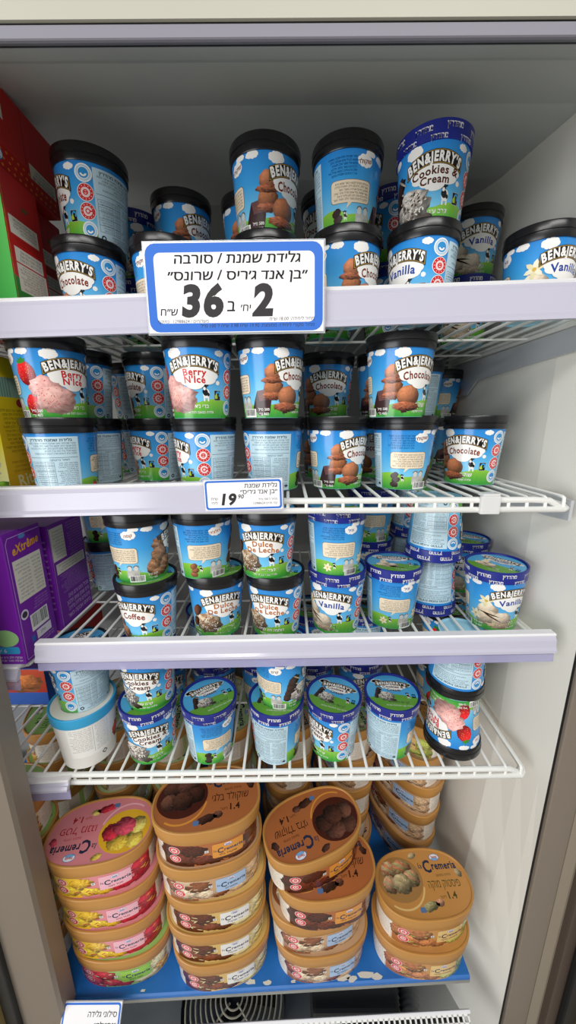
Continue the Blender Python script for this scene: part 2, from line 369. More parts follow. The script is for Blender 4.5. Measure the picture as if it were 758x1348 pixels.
# central post on the other side of the open door
struct(link('trim_9', prism_me('trim_9', [(0, 0)] * 0 + [(.418, -.4155), (.424, -.412), (.455, -.412), (.455, -.50), (.405, -.50), (.405, -.462)], zz(-1.5), zz(.36), M['frame'])))
o = bpy.data.objects['trim_9']; me = o.data
for vv in me.vertices: x, y, z = vv.co; vv.co = (z, y, x)
me.flip_normals()
struct(link('trim_10', box_me('trim_10', (-.492, .396, zz(-1.5)), (-.470, .407, zz(.36)), M['gasket'], .002)))
struct(link('trim_11', box_me('trim_11', (-.60, .385, zz(-1.5)), (-.490, .404, zz(.36)), M['frame_gold'], .003)))
struct(link('floor', box_me('floor', (-4, -5, -.02), (4, 1.4, 0), M['floor'])))

# ------------------------------------------------------------------ wire shelves: each wire runs back to front and bends down to the lower bar
def shelf(z, x0, x1, label, dz=0.0, yf=.508, yb=.955, step=.0262, end=True, cat='shelf', drop=.0225):
    o = tag(empty('wire_shelf', ((x0 + x1) / 2, yf, zz(z))), label, cat); o.rotation_euler.y = -math.atan2(dz, x1 - x0); hw = (x1 - x0) / 2
    me = tube_me('wire', [(0, yb - yf, -.0048), (0, .004, -.0048), (0, .0006, -.0062), (0, 0, -.0070 - drop * .1), (0, -.001, -drop)], .0025, M['wire'], 7)
    n = int((x1 - x0 - .02) / step)
    for i in range(n + 1): link('wire', me, o, (-hw + .01 + i * (2 * hw - .02) / n, 0, 0))
    fb = [(-hw, .0005, -.0085), (hw - .055, .0005, -.0085), (hw - .03, .0015, -.010), (hw - .012, .004, -.0205), (hw - .002, .012, -.0215)] if end else [(-hw, .0005, -.0085), (hw, .0005, -.0085)]
    link('front_bar', tube_me('front_bar', fb, .0046, M['wire'], 10), o)
    link('lower_bar', tube_me('lower_bar', [(-hw, -.001, -drop), (hw - .01, -.001, -drop), (hw - .002, .004, -drop + .0003), (hw, .014, -max(drop - .0025, .0085)), (hw, yb - yf, -.0085)], .0044, M['wire'], 10), o)
    for k, q in enumerate((.16, .31, yb - yf)): link('cross_bar', tube_me('cross_bar', [(-hw, q, -.0085), (hw, q, -.0085)], .0021, M['wire'], 8), o)
    return o
shelf(.1375, -.80, .410, 'topmost white wire shelf behind the long lilac price rail', .012, end=False, drop=.0105)
shelf(-.100, -.80, .405, 'white wire shelf with the 19 tag and a clear clip on its front bar', -.002)
shelf(-.342, -.402, .412, 'third white wire shelf from the top, above the cookies pints', .004, yf=.515, end=False, drop=.0105)
shelf(-.354, -.95, -.4065, 'lower-set white wire shelf carrying the purple cartons', 0, yf=.495, end=False, drop=.0105)
shelf(-.573, -.80, .405, 'lowest white wire shelf, see-through, over the oval tubs', .012, yf=.497)

# shelf brackets of folded steel along the side wall
for z, nm in ((.142, 'grey steel bracket under the topmost shelf at the side wall'), (-.100, 'grey steel bracket under the second shelf at the side wall')):
    o = tag(link('shelf_bracket', mesh_from('shelf_bracket', [(a, y, zz(z) + d) for a in (.409, .4135) for y, d in ((.512, -.012), (.512, -.042), (.56, -.046), (.83, -.056), (.87, -.083), (.97, -.083), (.97, -.014))],
        [tuple(range(7)), tuple(reversed(range(7, 14)))] + [(i, 7 + i, 7 + (i + 1) % 7, (i + 1) % 7) for i in range(7)], M['bracket'])), nm, 'bracket')

# ------------------------------------------------------------------ price rails
def rail(x0, x1, zl, zr, y, h, label, flap=0.0, lip=.006):
    o = tag(empty('price_rail', ((x0 + x1) / 2, y, zz((zl + zr) / 2))), label, 'price rail'); hw = (x1 - x0) / 2; o.rotation_euler.y = -math.atan2(zr - zl, x1 - x0)
    link('rail_lip', prism_me('rail_lip', [(.010, 0), (-.002, 0), (-.004, -.0022), (-.003, -.0045), (.010, -.0045)], -hw, hw, M['rail_white']), o)
    link('rail_channel', prism_me('rail_channel', [(-.0028, -.0045), (-.0060, -.010), (-.0072, -h + .008), (-.0100, -h + .004), (-.0100, -h), (-.0040, -h), (.0005, -h + .006), (.0005, -.0045)], -hw, hw, M['rail_clear']), o)
    if flap: link('rail_flap', prism_me('rail_flap', [(-.0045, -h), (-.0060, -h - flap), (-.0048, -h - flap), (-.0030, -h)], -hw, hw, M['flap']), o)
    return o
rail(-.80, .412, .1410, .1715, .503, .047, 'long lilac plastic price rail on the topmost shelf, big sign clipped to it')
rail(-.80, -.006, -.092, -.0765, .496, .041, 'lilac price rail ending at the 19 tag on the second shelf')
rail(-.387, .405, -.3235, -.3130, .492, .029, 'lilac price rail running below the coffee, dulce and vanilla pints', .017)
rail(-.95, -.408, -.352, -.3545, .478, .020, 'lilac price rail under the purple cartons', .018)
rail(-.47, -.372, -.586, -.5800, .487, .016, 'short white price rail with hanging clear flap at the end of the lowest wire shelf', .020)
o = tag(empty('shelf_clip', (.286, .5045, zz(-.100)), (0, 0, 0)), 'small clear plastic clip on the front bar of the second shelf', 'clip')
link('clip_body', box_me('clip_body', (-.014, -.006, -.0285), (.014, .001, -.002), M['clip'], .002), o); link('clip_hook', box_me('clip_hook', (-.012, -.006, -.003), (.012, .010, .0015), M['clip'], .0012), o)

# ------------------------------------------------------------------ price signs
def sign(name, loc, rot, W, Hh, label, art, pad=4.0, border=6.0, rr=9.0):
    o = tag(empty(name, loc, rot), label, 'price sign')
    link('sleeve', box_me('sleeve', (-(W + pad) / 2000, .0006, -Hh / 2000 - pad / 2000), ((W + pad) / 2000, .0016, Hh / 2000 + pad / 2000), M['sleeve']), o)
    link('card', box_me('card', (-W / 2000, -.0002, -Hh / 2000), (W / 2000, .0006, Hh / 2000), M['paper']), o)
    A = Art(); A.rrect(-W / 2 + 1, -Hh / 2 + 1, W / 2 - 1, Hh / 2 - 1, rr, '2f6fd0', 0); A.rrect(-W / 2 + border, -Hh / 2 + border, W / 2 - border, Hh / 2 - border, rr * .6, 'f3f1f2', 1); art(A)
    link('sign_print', A.mesh('sign_print', face_map((0, -.0002, 0), (1, 0, 0), (0, 0, 1)), M['ink_matte'], 500, .05, .04), o); return o
INK = '2a2628'
def big(A):
    A.text('גלידת שמנת / סורבה', 3, 27, 15.5, INK, 2, bold=.022, heb=True, shear=.12, fit=152); A.text('״בן אנד ג׳ריס / שרונס״', 3, 9, 15.5, INK, 2, bold=.022, heb=True, shear=.12, fit=168)
    A.text('2', 34, -30, 47, INK, 2, bold=.05, shear=.12); A.text('יח׳', 12, -26, 12, INK, 2, bold=.012, heb=True, shear=.12); A.text('ב', -6, -26, 19, INK, 2, bold=.012, heb=True, shear=.12)
    A.text('36', -40, -30, 47, INK, 2, bold=.05, shear=.12); A.text('ש״ח', -82, -30, 12.5, INK, 2, bold=.012, heb=True, shear=.12)
    A.text('מחיר ליחידה: 18.00 ש״ח', 96, -37, 5.6, INK, 2, 'r', heb=True, shear=.12); A.text('מחיר מקורי ליחידה מסומנת: 19.90 ש״ח 3.98 ש״ח ל 100 מ״ל', 96, -44, 5.6, INK, 2, 'r', heb=True, shear=.12, fit=140); A.text('משלוחים / 12988624 : בתוקף', -96, -38.5, 5.2, INK, 2, 'l', heb=True, shear=.12)
sign('price_sign', (-.062, .4905, zz(.1585)), (R(-3), R(-.4), 0), 214, 100, 'large blue-edged price sign reading 2 for 36 on the topmost rail', big, border=11, rr=12)
def small(A):
    A.text('גלידת שמנת', 46, 9.5, 9, INK, 2, 'r', bold=.01, heb=True, shear=.12); A.text('״בן אנד ג׳ריס״', 46, 1.0, 9, INK, 2, 'r', bold=.01, heb=True, shear=.12)
    A.text('19', -22, -13, 21, INK, 2, bold=.045, shear=.18); A.text('90', -4, -5, 8, INK, 2, bold=.02, shear=.18); A.text('ש״ח', -40, -6.5, 5.5, INK, 2, heb=True); A.text('ליח׳', -40, -12.5, 5.5, INK, 2, heb=True)
    A.text('מחיר ל 100 מ״ל', 46, -8, 4, INK, 2, 'r', heb=True); A.text('קוד פריט 12988624', 46, -13.5, 4.2, INK, 2, 'r', heb=True)
sign('price_tag', (-.0605, .4865, zz(-.0950)), (R(-2), R(-1.3), 0), 106, 42, 'small blue-edged price tag reading 19 on the second rail', small, 2, 3.6, 4)
def low(A):
    A.text('סילוני גלידה', 46, 8, 11, INK, 2, 'r', bold=.01, heb=True, shear=.12); A.text('״נסטלה״', 46, -6, 11, INK, 2, 'r', bold=.01, heb=True, shear=.12)
sign('price_tag', (-.362, .4150, zz(-1.047)), (R(-38), 0, 0), 106, 54, 'blue-edged price tag at the foot of the freezer below the blue deck', low, 2, 4, 5)

# ------------------------------------------------------------------ deck and the machine bay below it
d = tag(empty('deck_plate', (0, 0.010, zz(-1.06)), (0, 0, R(2.0))), 'chipped blue painted metal deck under the oval tubs', 'shelf')
link('plate', prism_me('plate', [(.452, -.002), (.455, 0), (.985, 0), (.985, -.006), (.458, -.006), (.456, -.016), (.452, -.016)], -1.25, .368, M['deck']), d)
link('edge_strip', prism_me('edge_strip', [(.4512, -.0085), (.4512, -.0165), (.4560, -.0165), (.4560, -.0085)], -1.25, .368, M['steel']), d)
rg = random.Random(3)
for cx, cy, s in ((-.062, .462, 1), (-.03, .460, .8), (.115, .463, 1.5), (.135, .458, 1), (.165, .462, 1.6), (.185, .459, 1.1), (-.27, .459, .5), (.02, .459, .6)):
    n = 9; me = mesh_from('paint_chip', [(cx + s * .011 * math.cos(a) * rg.uniform(.5, 1.2), cy + s * .0045 * math.sin(a) * rg.uniform(.6, 1.2), .0004) for a in [6.283 * k / n for k in range(n)]], [tuple(range(n))], M['chip']); link('paint_chip', me, d)
struct(link('wall_bay', box_me('wall_bay', (-1.28, .80, zz(-1.45)), (.40, .82, zz(-1.07)), M['steel'])))
struct(link('floor_bay', box_me('floor_bay', (-1.28, .40, zz(-1.375)), (.405, .82, zz(-1.362)), M['steel'])))
fan = tag(empty('fan_guard', (-.135, .560, zz(-1.318))), 'round wire fan guard with concentric rings below the blue deck', 'fan')
for k in range(9):
    rr_ = .020 + k * .0115; link('ring', tube_me('ring', [(rr_ * math.cos(a), rr_ * math.sin(a), 0) for a in np.linspace(0, 2 * math.pi, 41)], .0019, M['guard'], 6, False), fan)
for k in range(4): a = R(45 + 90 * k); link('spoke', tube_me('spoke', [(.012 * math.cos(a), .012 * math.sin(a), -.002), (.116 * math.cos(a), .116 * math.sin(a), -.002)], .0024, M['guard'], 6), fan)
link('fan_well', lathe_me('fan_well', [(.122, .0), (.122, -.005), (.118, -.0445), (0, -.0445)], M['dark'], 40), fan); link('hub', lathe_me('hub', [(.0, -.004), (.018, -.006), (.02, -.03), (.02, -.044)], M['dark'], 24), fan)
for k in range(5):
    a0 = R(72 * k); link('blade', mesh_from('blade', [(q * math.cos(a0 + b), q * math.sin(a0 + b), z_) for q, b, z_ in ((.018, 0, -.02), (.10, -.1, -.016), (.105, .45, -.036), (.018, .5, -.034))], [(0, 1, 2, 3)], M['dark']), fan)
o = tag(link('compressor_box', box_me('compressor_box', (.045, .50, zz(-1.362)), (.235, .70, zz(-1.235)), M['dark'], .008)), 'black machine box under the deck beside the corrugated hose', 'machine')
hp = []
pr = []
for i in range(50):
    t_ = i / 49; pr.append((.255 + .03 * math.sin(t_ * 2.2), .47 + .26 * t_, -1.30 - .03 * t_))
v, f = [], []
for i, p in enumerate(pr):
    rr_ = .024 if i % 2 else .0195
    for k in range(14): a = 2 * math.pi * k / 14; v.append((p[0] + rr_ * math.cos(a), p[1], zz(p[2]) + rr_ * math.sin(a)))
f = [(i * 14 + k, i * 14 + (k + 1) % 14, (i + 1) * 14 + (k + 1) % 14, (i + 1) * 14 + k) for i in range(49) for k in range(14)]
tag(link('ribbed_hose', mesh_from('ribbed_hose', v, f, M['hose'], True)), 'grey corrugated hose in the bay under the blue deck', 'hose')
# perforated intake panel: a lattice with square holes
g = tag(empty('intake_grille', (.03, .457, zz(-1.128)), (R(34), 0, R(1.8))), 'white perforated intake panel with square holes at the very bottom', 'grille')
X0, X1, pit, hol = -.335, .322, .0105, .0072
nx = int((X1 - X0) / pit); ny = 7; v, f = [], []
def gv(x, y, z): v.append((x, y, z)); return len(v) - 1
def slab(xa, xb, ya, yb):
    i = [gv(xa, ya, 0), gv(xb, ya, 0), gv(xb, yb, 0), gv(xa, yb, 0), gv(xa, ya, -.004), gv(xb, ya, -.004), gv(xb, yb, -.004), gv(xa, yb, -.004)]
    f.extend([(i[0], i[1], i[2], i[3]), (i[4], i[7], i[6], i[5]), (i[0], i[4], i[5], i[1]), (i[1], i[5], i[6], i[2]), (i[2], i[6], i[7], i[3]), (i[3], i[7], i[4], i[0])])
bw = pit - hol
for k in range(nx + 1): slab(X0 + k * pit, X0 + k * pit + bw, -ny * pit - .004, -.010)
for k in range(ny + 1): slab(X0, X0 + nx * pit + bw, -.010 - k * pit - bw, -.010 - k * pit)
link('lattice', mesh_from('lattice', v, f, M['wire']), g)
link('frame_lip', box_me('frame_lip', (X0 - .005, -.0105, -.005), (X0 + nx * pit + .007, -.0050, .002), M['rail_white'], .0015), g)
link('backing', box_me('backing', (X0, -ny * pit, -.03), (X0 + nx * pit, -.012, -.028), M['dark']), g)
# ------------------------------------------------------------------ ice cream pints
for _c in "BENJRYS&'ChocolateVniCkiCrmuDLfyIW NExêtmrCaeia1234567890.%-:/|" + "אבגדהוזחטיכלמנסעפצקרשתםןץףך״׳": glyph(_c)
for _c in "BENJRYS&'ChocolateVnikrmuDLfyI ": glyph(_c, 0.035)

RB, RT, HC = 38.5, 46.2, 92.0                 # cup radii and height in mm
K = math.pi * 42.35 / 180.0                    # mm of wrap per degree
def pint_map(xy, off):
    a = xy[:, 0] / 42.35; r = RB + (RT - RB) * xy[:, 1] / HC + off; sl = (RT - RB) / HC; c = 1 / math.hypot(1, sl)
    return np.stack([r * np.sin(a), -r * np.cos(a), xy[:, 1]], 1), np.stack([np.sin(a) * c, -np.cos(a) * c, np.full(len(a), -sl * c)], 1)
def rim_map(xy, off):
    a = xy[:, 0] / 48.3; r = 47.6 + 1.2 * xy[:, 1] / 20 + off
    return np.stack([r * np.sin(a), -r * np.cos(a), 88.5 + xy[:, 1]], 1), np.stack([np.sin(a), -np.cos(a), 0 * a], 1)

WHITE = 'f6f4ef'
def hill(A, pts, layer, bot='2f9d3c', top='8fc63e'):
    """a strip of meadow: pts are (degree, height)"""
    b, t = srgb(bot), srgb(top); P, C = [], []
    for (a0, h0), (a1, h1) in zip(pts, pts[1:]):
        P += [[(a0 * K, 0.3), (a1 * K, 0.3), (a1 * K, h1)], [(a0 * K, 0.3), (a1 * K, h1), (a0 * K, h0)]]; C += [[b, b, t], [b, t, t]]
    A.tris(np.array(P, float), np.array(C, float), layer)
def hump(a0, a1, h0, h1, hm, n=10): return [(a0 + (a1 - a0) * i / n, (h0 + (h1 - h0) * i / n) + hm * math.sin(math.pi * i / n)) for i in range(n + 1)]
def cow(A, x, y, s, layer):
    A.ell(x, y + 7 * s, 3.4 * s, 4.4 * s, 'f2f0ea', layer, 14); A.rect(x - 2.6 * s, y, x - 1.2 * s, y + 5 * s, 'f2f0ea', layer); A.rect(x + 1.2 * s, y, x + 2.6 * s, y + 5 * s, 'f2f0ea', layer)
    A.ell(x - 0.9 * s, y + 8.2 * s, 2.6 * s, 3.4 * s, '17161a', layer + 1, 12, 20); A.ell(x + 2 * s, y + 6.2 * s, 1.2 * s, 1.7 * s, '17161a', layer + 1, 10)
    A.ell(x - 1.6 * s, y + 13 * s, 2.2 * s, 2.7 * s, '17161a', layer + 1, 12); A.ell(x - 1.6 * s, y + 11.4 * s, 1.3 * s, 1.5 * s, 'f2f0ea', layer + 2, 10); A.ell(x - 4.2 * s, y + 14 * s, 1.4 * s, 0.7 * s, '17161a', layer + 1, 8, -20); A.ell(x + 1.0 * s, y + 14 * s, 1.4 * s, 0.7 * s, '17161a', layer + 1, 8, 20)
def banner(A, x, y, half, size, layer, arch):
    """the curved black name plate with its gold edge"""
    def strip(grow, lo, hi, col, ly):
        xs = np.linspace(-half - grow, half + grow, 15); lo_ = [(x + q, y + lo - arch * q * q) for q in xs]; hi_ = [(x + q, y + hi - arch * q * q * 0.92) for q in xs[::-1]]
        P = []
        for i in range(14): P += [[lo_[i], lo_[i + 1], hi_[13 - i]], [lo_[i], hi_[13 - i], hi_[14 - i]]]
        A.tris(np.array(P), col, ly)
    sz = size
    strip(1.6, -2.7, sz * 0.68 + 2.7, '1c1612', layer); strip(0.9, -2.0, sz * 0.68 + 2.0, 'a9873f', layer + 1); strip(0.0, -1.2, sz * 0.68 + 1.2, '1c1612', layer + 2)
    A.text("BEN&JERRY'S", x, y, sz, WHITE, layer + 3, bold=0.045, arch=arch, fit=2 * half - 2.5)
    # slab feet that make the letters chunky
def seal(A, x, y, kind, r, layer):
    if kind == 'blue': A.ell(x, y, r, r, WHITE, layer); A.ring(x, y, r * 0.66, r * 0.86, 'b9d6ea', layer + 1); A.ell(x, y, r * 0.58, r * 0.58, '2f93d4', layer + 1); A.ring(x, y, r * 0.2, r * 0.4, WHITE, layer + 2, a0=190, a1=350, n=10)
    else:
        A.ell(x, y, r, r, WHITE, layer); A.ell(x, y, r * 0.92, r * 0.92, 'd8262c', layer + 1); A.ell(x, y, r * 0.56, r * 0.56, 'f3d9d6', layer + 2)
        for q in range(12): a = q * 30; A.rect(x + r * 0.74 * math.cos(R(a)) - 0.5, y + r * 0.74 * math.sin(R(a)) - 0.5, x + r * 0.74 * math.cos(R(a)) + 0.5, y + r * 0.74 * math.sin(R(a)) + 0.5, 'f3d9d6', layer + 2)
        A.ring(x, y, r * 0.18, r * 0.32, 'd8262c', layer + 3, 12); A.rect(x + r * 0.2, y - r * 0.06, x + r * 0.8, y + r * 0.12, 'd8262c', layer + 3) if kind == 'spoon' else A.rect(x - r * 0.3, y - r * 0.06, x + r * 0.3, y + r * 0.1, 'd8262c', layer + 3)

def leaf(A, x, y, L, wd, rot, col, layer):
    c, s = math.cos(R(rot)), math.sin(R(rot)); pts = [(0, 0), (L * 0.35, wd * 0.5), (L * 0.7, wd * 0.42), (L, 0), (L * 0.7, -wd * 0.42), (L * 0.35, -wd * 0.5)]
    A.poly([(x + a * c - b * s, y + a * s + b * c) for a, b in pts], col, layer)
def flower(A, x, y, s, layer):
    for k in range(6): leaf(A, x, y, 9 * s, 4.4 * s, 20 + 60 * k, 'f7efd2' if k % 2 else 'efe2b4', layer + (k % 2))
    A.ell(x, y, 1.8 * s, 1.8 * s, 'd9b548', layer + 2, 10)
def strawberry(A, x, y, s, rot, layer, seed):
    A.blob(x, y, 8.5 * s, 11 * s, 'e0252b', layer, seed, 0.03, 0.05, rot=rot, amb=0.6); A.specks(x, y, 7 * s, 9 * s, 'f0b46a', 22, 0.5 * s, layer + 1, seed)
    c, sn = math.cos(R(rot + 90)), math.sin(R(rot + 90))
    for k in (-35, -12, 12, 35): leaf(A, x + 9 * s * c, y + 9 * s * sn, 6 * s, 2.5 * s, rot + 90 + k * 1.5, '3f8f35', layer + 1)

def picture(A, fl):
    """the photograph of the ice cream beside the name plate (x about -70 to -6 mm)"""
    if fl == 'choc':
        A.poly([(-65, 14), (-58, 34), (-46, 36), (-40, 22), (-42, 8), (-56, 5)], '3a2224', 2); A.poly([(-58, 34), (-46, 36), (-43, 24), (-55, 22)], '6a4648', 3); A.poly([(-27, 12), (-20, 14), (-18, 8), (-25, 7)], '3a2021', 2)
        A.blob(-37, 36, 12.5, 12, 'b5714a', 4, 3, 0.04, 0.05); A.blob(-38, 28, 14, 5, 'a86242', 5, 4, 0.07, 0.16)
        A.blob(-37, 54, 10.5, 10.5, 'c8805a', 6, 5, 0.03, 0.04); A.blob(-38, 46.5, 13, 4.2, 'ad6646', 7, 6, 0.07, 0.16)
        A.blob(-18, 27, 14, 13, 'c98058', 8, 7, 0.02, 0.04); A.blob(-19, 15, 18, 5.5, 'ab6344', 9, 8, 0.07, 0.16)
    elif fl == 'vanilla':
        A.blob(-38, 36, 14, 12, 'efdcc0', 3, 11, 0.05, 0.04, amb=0.62); A.blob(-36, 24, 19, 13, 'ead4b6', 4, 12, 0.08, 0.06, amb=0.6); A.blob(-18, 22, 14, 13, 'f0ddc3', 5, 13, 0.04, 0.04, amb=0.62); A.blob(-19, 12, 18, 5, 'dfc5a2', 5, 14, 0.12, 0.1, amb=0.6)
        for dx, ro in ((0, 48), (5, 32)): leaf(A, -52 + dx, 34, 34, 2.2, ro - 60, '3a2416', 8)
        flower(A, -40, 52, 1.25, 9); flower(A, -54, 26, 1.05, 9)
    elif fl == 'cookies':
        for k in range(4): A.blob(-56 + k * 2.5, 26 + k * 9, 10.5, 7.5, '43302a', 2 + 2 * k, 23 + k, 0.05, 0.12, rot=50, amb=0.5); A.blob(-56 + k * 2.5 + 4, 26 + k * 9 + 3.5, 8.5, 1.1, 'b9ac9c', 3 + 2 * k, 33 + k, 0.02, 0.02, rot=140, amb=0.8)
        A.blob(-30, 26, 21, 18, 'd6cdc2', 10, 21, 0.08, 0.14, amb=0.5); A.specks(-30, 26, 19, 16, '5e4f47', 44, 2.0, 11, 21, 1.6); A.specks(-30, 26, 19, 16, 'f1ece2', 44, 1.8, 12, 22, 2.4)
        A.blob(-12, 12, 7, 4, '46342d', 11, 29, 0.08, 0.1)
    elif fl == 'berry':
        strawberry(A, -54, 55, 1.25, 12, 3, 31); strawberry(A, -52, 20, 1.15, -20, 3, 32)
        A.blob(-36, 38, 18, 14, 'efb3ac', 5, 33, 0.07, 0.06, amb=0.66); A.blob(-26, 25, 22, 16, 'f0b7ae', 6, 34, 0.08, 0.07, amb=0.64); A.specks(-30, 30, 24, 20, 'cf5550', 60, 1.2, 7, 35, 3)
    elif fl == 'coffee':
        for i, (x, y, rx, ry) in enumerate(((-38, 54, 11, 11), (-37, 38, 14, 13), (-47, 22, 11, 12), (-26, 22, 12, 12), (-37, 13, 16, 7))): A.blob(x, y, rx, ry, '9a6a4a', 3 + i, 41 + i, 0.08, 0.12, amb=0.5, band='b98a66')
        A.blob(-37, 63, 5, 4, '3f2719', 8, 49)
    elif fl == 'dulce':
        A.blob(-30, 27, 21, 17, 'b08a6a', 3, 51, 0.07, 0.12, amb=0.5, band='e0c9ac'); A.specks(-30, 27, 19, 15, '6a452c', 46, 2.2, 4, 52, 3.5); A.specks(-30, 27, 19, 15, 'efe0c8', 40, 2.0, 5, 53, 3.5)
        A.blob(-45, 46, 11, 6.5, '7c4627', 6, 54, 0.03, 0.06, rot=58); A.blob(-50, 26, 9, 5.5, '6d3d22', 6, 55, 0.03, 0.06, rot=70)
FL = {
    'choc': (['Chocolate'], '7d2f1c', 'שוקולד', 'גלידת שוקולד', '3a2021'), 'vanilla': (['Vanilla'], '23429c', 'וניל', 'גלידת וניל', 'efe2b4'),
    'cookies': (['Cookies &', 'Cream'], '5b2b1c', 'קרם עוגיות', 'גלידה עם חתיכות עוגיות', '35221d'), 'berry': (['Berry', "N'Ice"], 'cc2027', 'ברי נ׳אייס', 'גלידה בטעם תות שדה', 'e0252b'),
    'coffee': (['Coffee'], '8d3a2a', 'קפה', 'גלידת קפה', '5a3a28'), 'dulce': (['Dulce', 'De Leche'], 'b5651d', 'דולצ׳ה דה לצ׳ה', 'גלידה עם רוטב קרמל', '9a5a34')}
HB = {'choc': 1, 'vanilla': 2, 'cookies': 3, 'berry': 4, 'coffee': 5, 'dulce': 6}

def wrap_print(fl):
    """everything printed on the blue board save the name plate and the nutrition panel"""
    names, colr, heb, sub, chip = FL[fl]; A = Art()
    # meadow all the way round
    hill(A, hump(-150, -70, 18, 12, 5), 0); hill(A, hump(-100, 40, 9, 20, 5), 0, '2c9440', '76bb3c'); hill(A, hump(-24, 84, 10, 18, 11), 1); hill(A, hump(172, 236, 24, 15, 6), 0); hill(A, hump(205, 285, 10, 13, 6), 1, '2c9440', '7fc04a')
    for x, y, ww, hh, sd in ((-74 * K, 85, 17, 9, 1), (-33 * K, 82, 20, 14, 5), (47 * K, 83, 13, 8, 2), (44 * K, 46, 6, 6, 6), (262 * K, 86, 15, 7, 7)): A.cloud(x, y, ww, hh, WHITE, 1, sd)
    # flavour cloud and name
    A.cloud(2 * K, 54.5, 62, 26, WHITE, 9, 11); A.ell(2 * K, 46, 13, 9, WHITE, 9)
    if len(names) == 1: A.text(names[0], 2 * K, 50.5, 14, colr, 10, bold=0.03, arch=0.006, sx=1.0, fit=min(47, 6.6 * len(names[0]) * 0.9))
    else:
        A.text(names[0], 2 * K, 55.0, 12, colr, 10, bold=0.03, arch=0.005); A.text(names[1], 2 * K, 45.5, 12, colr, 10, bold=0.03, arch=0.003)
    cow(A, 21 * K, 22, 1.42, 5)
    fx, fy = 43 * K, 30; A.rect(fx - 5, fy - 6.5, fx + 5, fy + 6.5, 'e8e8e0', 5); A.rect(fx - 4.7, fy - 6.2, fx + 4.7, fy + 6.2, '16161a', 6); A.ring(fx + 1, fy + 1.5, 1.6, 3.8, '3aa0dc', 7, a0=-60, a1=200); A.poly([(fx - 4.4, fy - 1), (fx - 1, fy + 3), (fx + 0.5, fy - 4), (fx - 3.5, fy - 4.5)], 'b5cf34', 8)
    A.text(heb, 6 * K, 13.5, 9.0 if len(heb) < 9 else 7.2, WHITE, 5, bold=0.03, heb=True); A.text(sub, 6 * K, 6.5, 4.6, WHITE, 5, bold=0.03, heb=True)
    for y, kd in ((76, 'blue'), (55.5, 'red'), (35, 'spoon'), (14, 'blue')): seal(A, 71 * K, y, kd, 10.0, 6)
    A.text('500 מ״ל', -67 * K, 9.5, 5, WHITE, 12, bold=0.03, heb=True); A.text('465 גר׳', -67 * K, 3.6, 5, WHITE, 12, bold=0.03, heb=True)
    # back: story, speech bubble, little cow, sepia couple, barcode
    A.lines(188 * K, 238 * K, 61, 82, 6, '0a3d78', 3, HB[fl], 3.5); A.cloud(252 * K, 77, 21, 15, WHITE, 3, 21); A.text(heb.split(' ')[0], 252 * K, 74.5, 6.5, colr, 4, bold=0.03, heb=True, rot=8)
    A.rrect(193 * K, 32, 265 * K, 57, 4, '7b5a3a', 3); A.rrect(193 * K + 0.5, 32.5, 265 * K - 0.5, 56.5, 4, 'f0dfc3', 4); A.poly([(224 * K, 33), (221 * K, 26), (232 * K, 33)], 'f0dfc3', 4)
    A.lines(197 * K, 261 * K, 34.5, 54.5, 6, '2c1d10', 5, 40 + HB[fl], 3.3)
    cow(A, 220 * K, 13, 0.7, 4)
    if fl == 'vanilla': flower(A, 204 * K, 15, 0.9, 5)
    elif fl == 'berry': strawberry(A, 204 * K, 13, 0.6, 10, 5, 9)
    else:
        for k in range(3): A.blob(203 * K + (k % 2) * 2.5, 8 + k * 7, 6.5, 4.6, FL[fl][4], 5 + k, 60 + k, 0.06, 0.12, rot=15 * k, amb=0.6)
    for k, x in enumerate((246 * K, 259 * K)): A.ell(x, 17, 5.4, 6.5, 'b9b8b2', 5, 14); A.rect(x - 5, 8, x + 5, 16, 'a3a29c' if k else 'cac9c3', 5); A.ell(x, 24, 3.4, 4.2, 'd2d1cb', 6, 14); A.ring(x, 25, 2.8, 4.2, '6c6b68', 7, 10, 10, 170)
    A.barcode(243 * K, 1, 276 * K, 12, 8, HB[fl])
    return A

def nutrition():
    A = Art(); x0, x1 = 85 * K, 172 * K; A.rect(x0, 0.6, x1, 84, 'c2dde9', 4); T = '27384a'
    A.text('גלידת שמנת מהדרין', (x0 + x1) / 2, 78, 5.2, T, 5, bold=0.03, heb=True, fit=50); A.lines(x0 + 3, x1 - 3, 60, 77, 5, T, 5, 1, 3.2); A.rect(x0 + 2, 56, x1 - 2, 56.5, T, 5); A.text('לשמור בהקפאה', x1 - 12, 52.0, 3.6, T, 5, 'r', heb=True)
    A.lines(x0 + 34, x1 - 3, 14, 50, 13, T, 5, 2, 2.7, ragged=0.5)
    for y in (50.5, 45, 38, 30, 22, 14): A.rect(x0 + 3, y, x0 + 33, y + 0.35, T, 5)
    for x in (x0 + 3, x0 + 22, x0 + 33): A.rect(x, 14, x + 0.35, 50.5, T, 5)
    A.lines(x0 + 4, x0 + 21, 15, 50, 12, T, 5, 3, 2.4, ragged=0.6); A.lines(x0 + 24, x0 + 32, 15, 50, 12, T, 5, 4, 2.2, ragged=0.3)
    A.lines(x0 + 14, x1 - 3, 3, 12, 3, T, 5, 5, 3.2); A.ring(x0 + 7, 7, 1.6, 3.4, T, 5, 14); A.ell(x1 - 5.5, 7, 3.0, 1.9, T, 6)
    return A
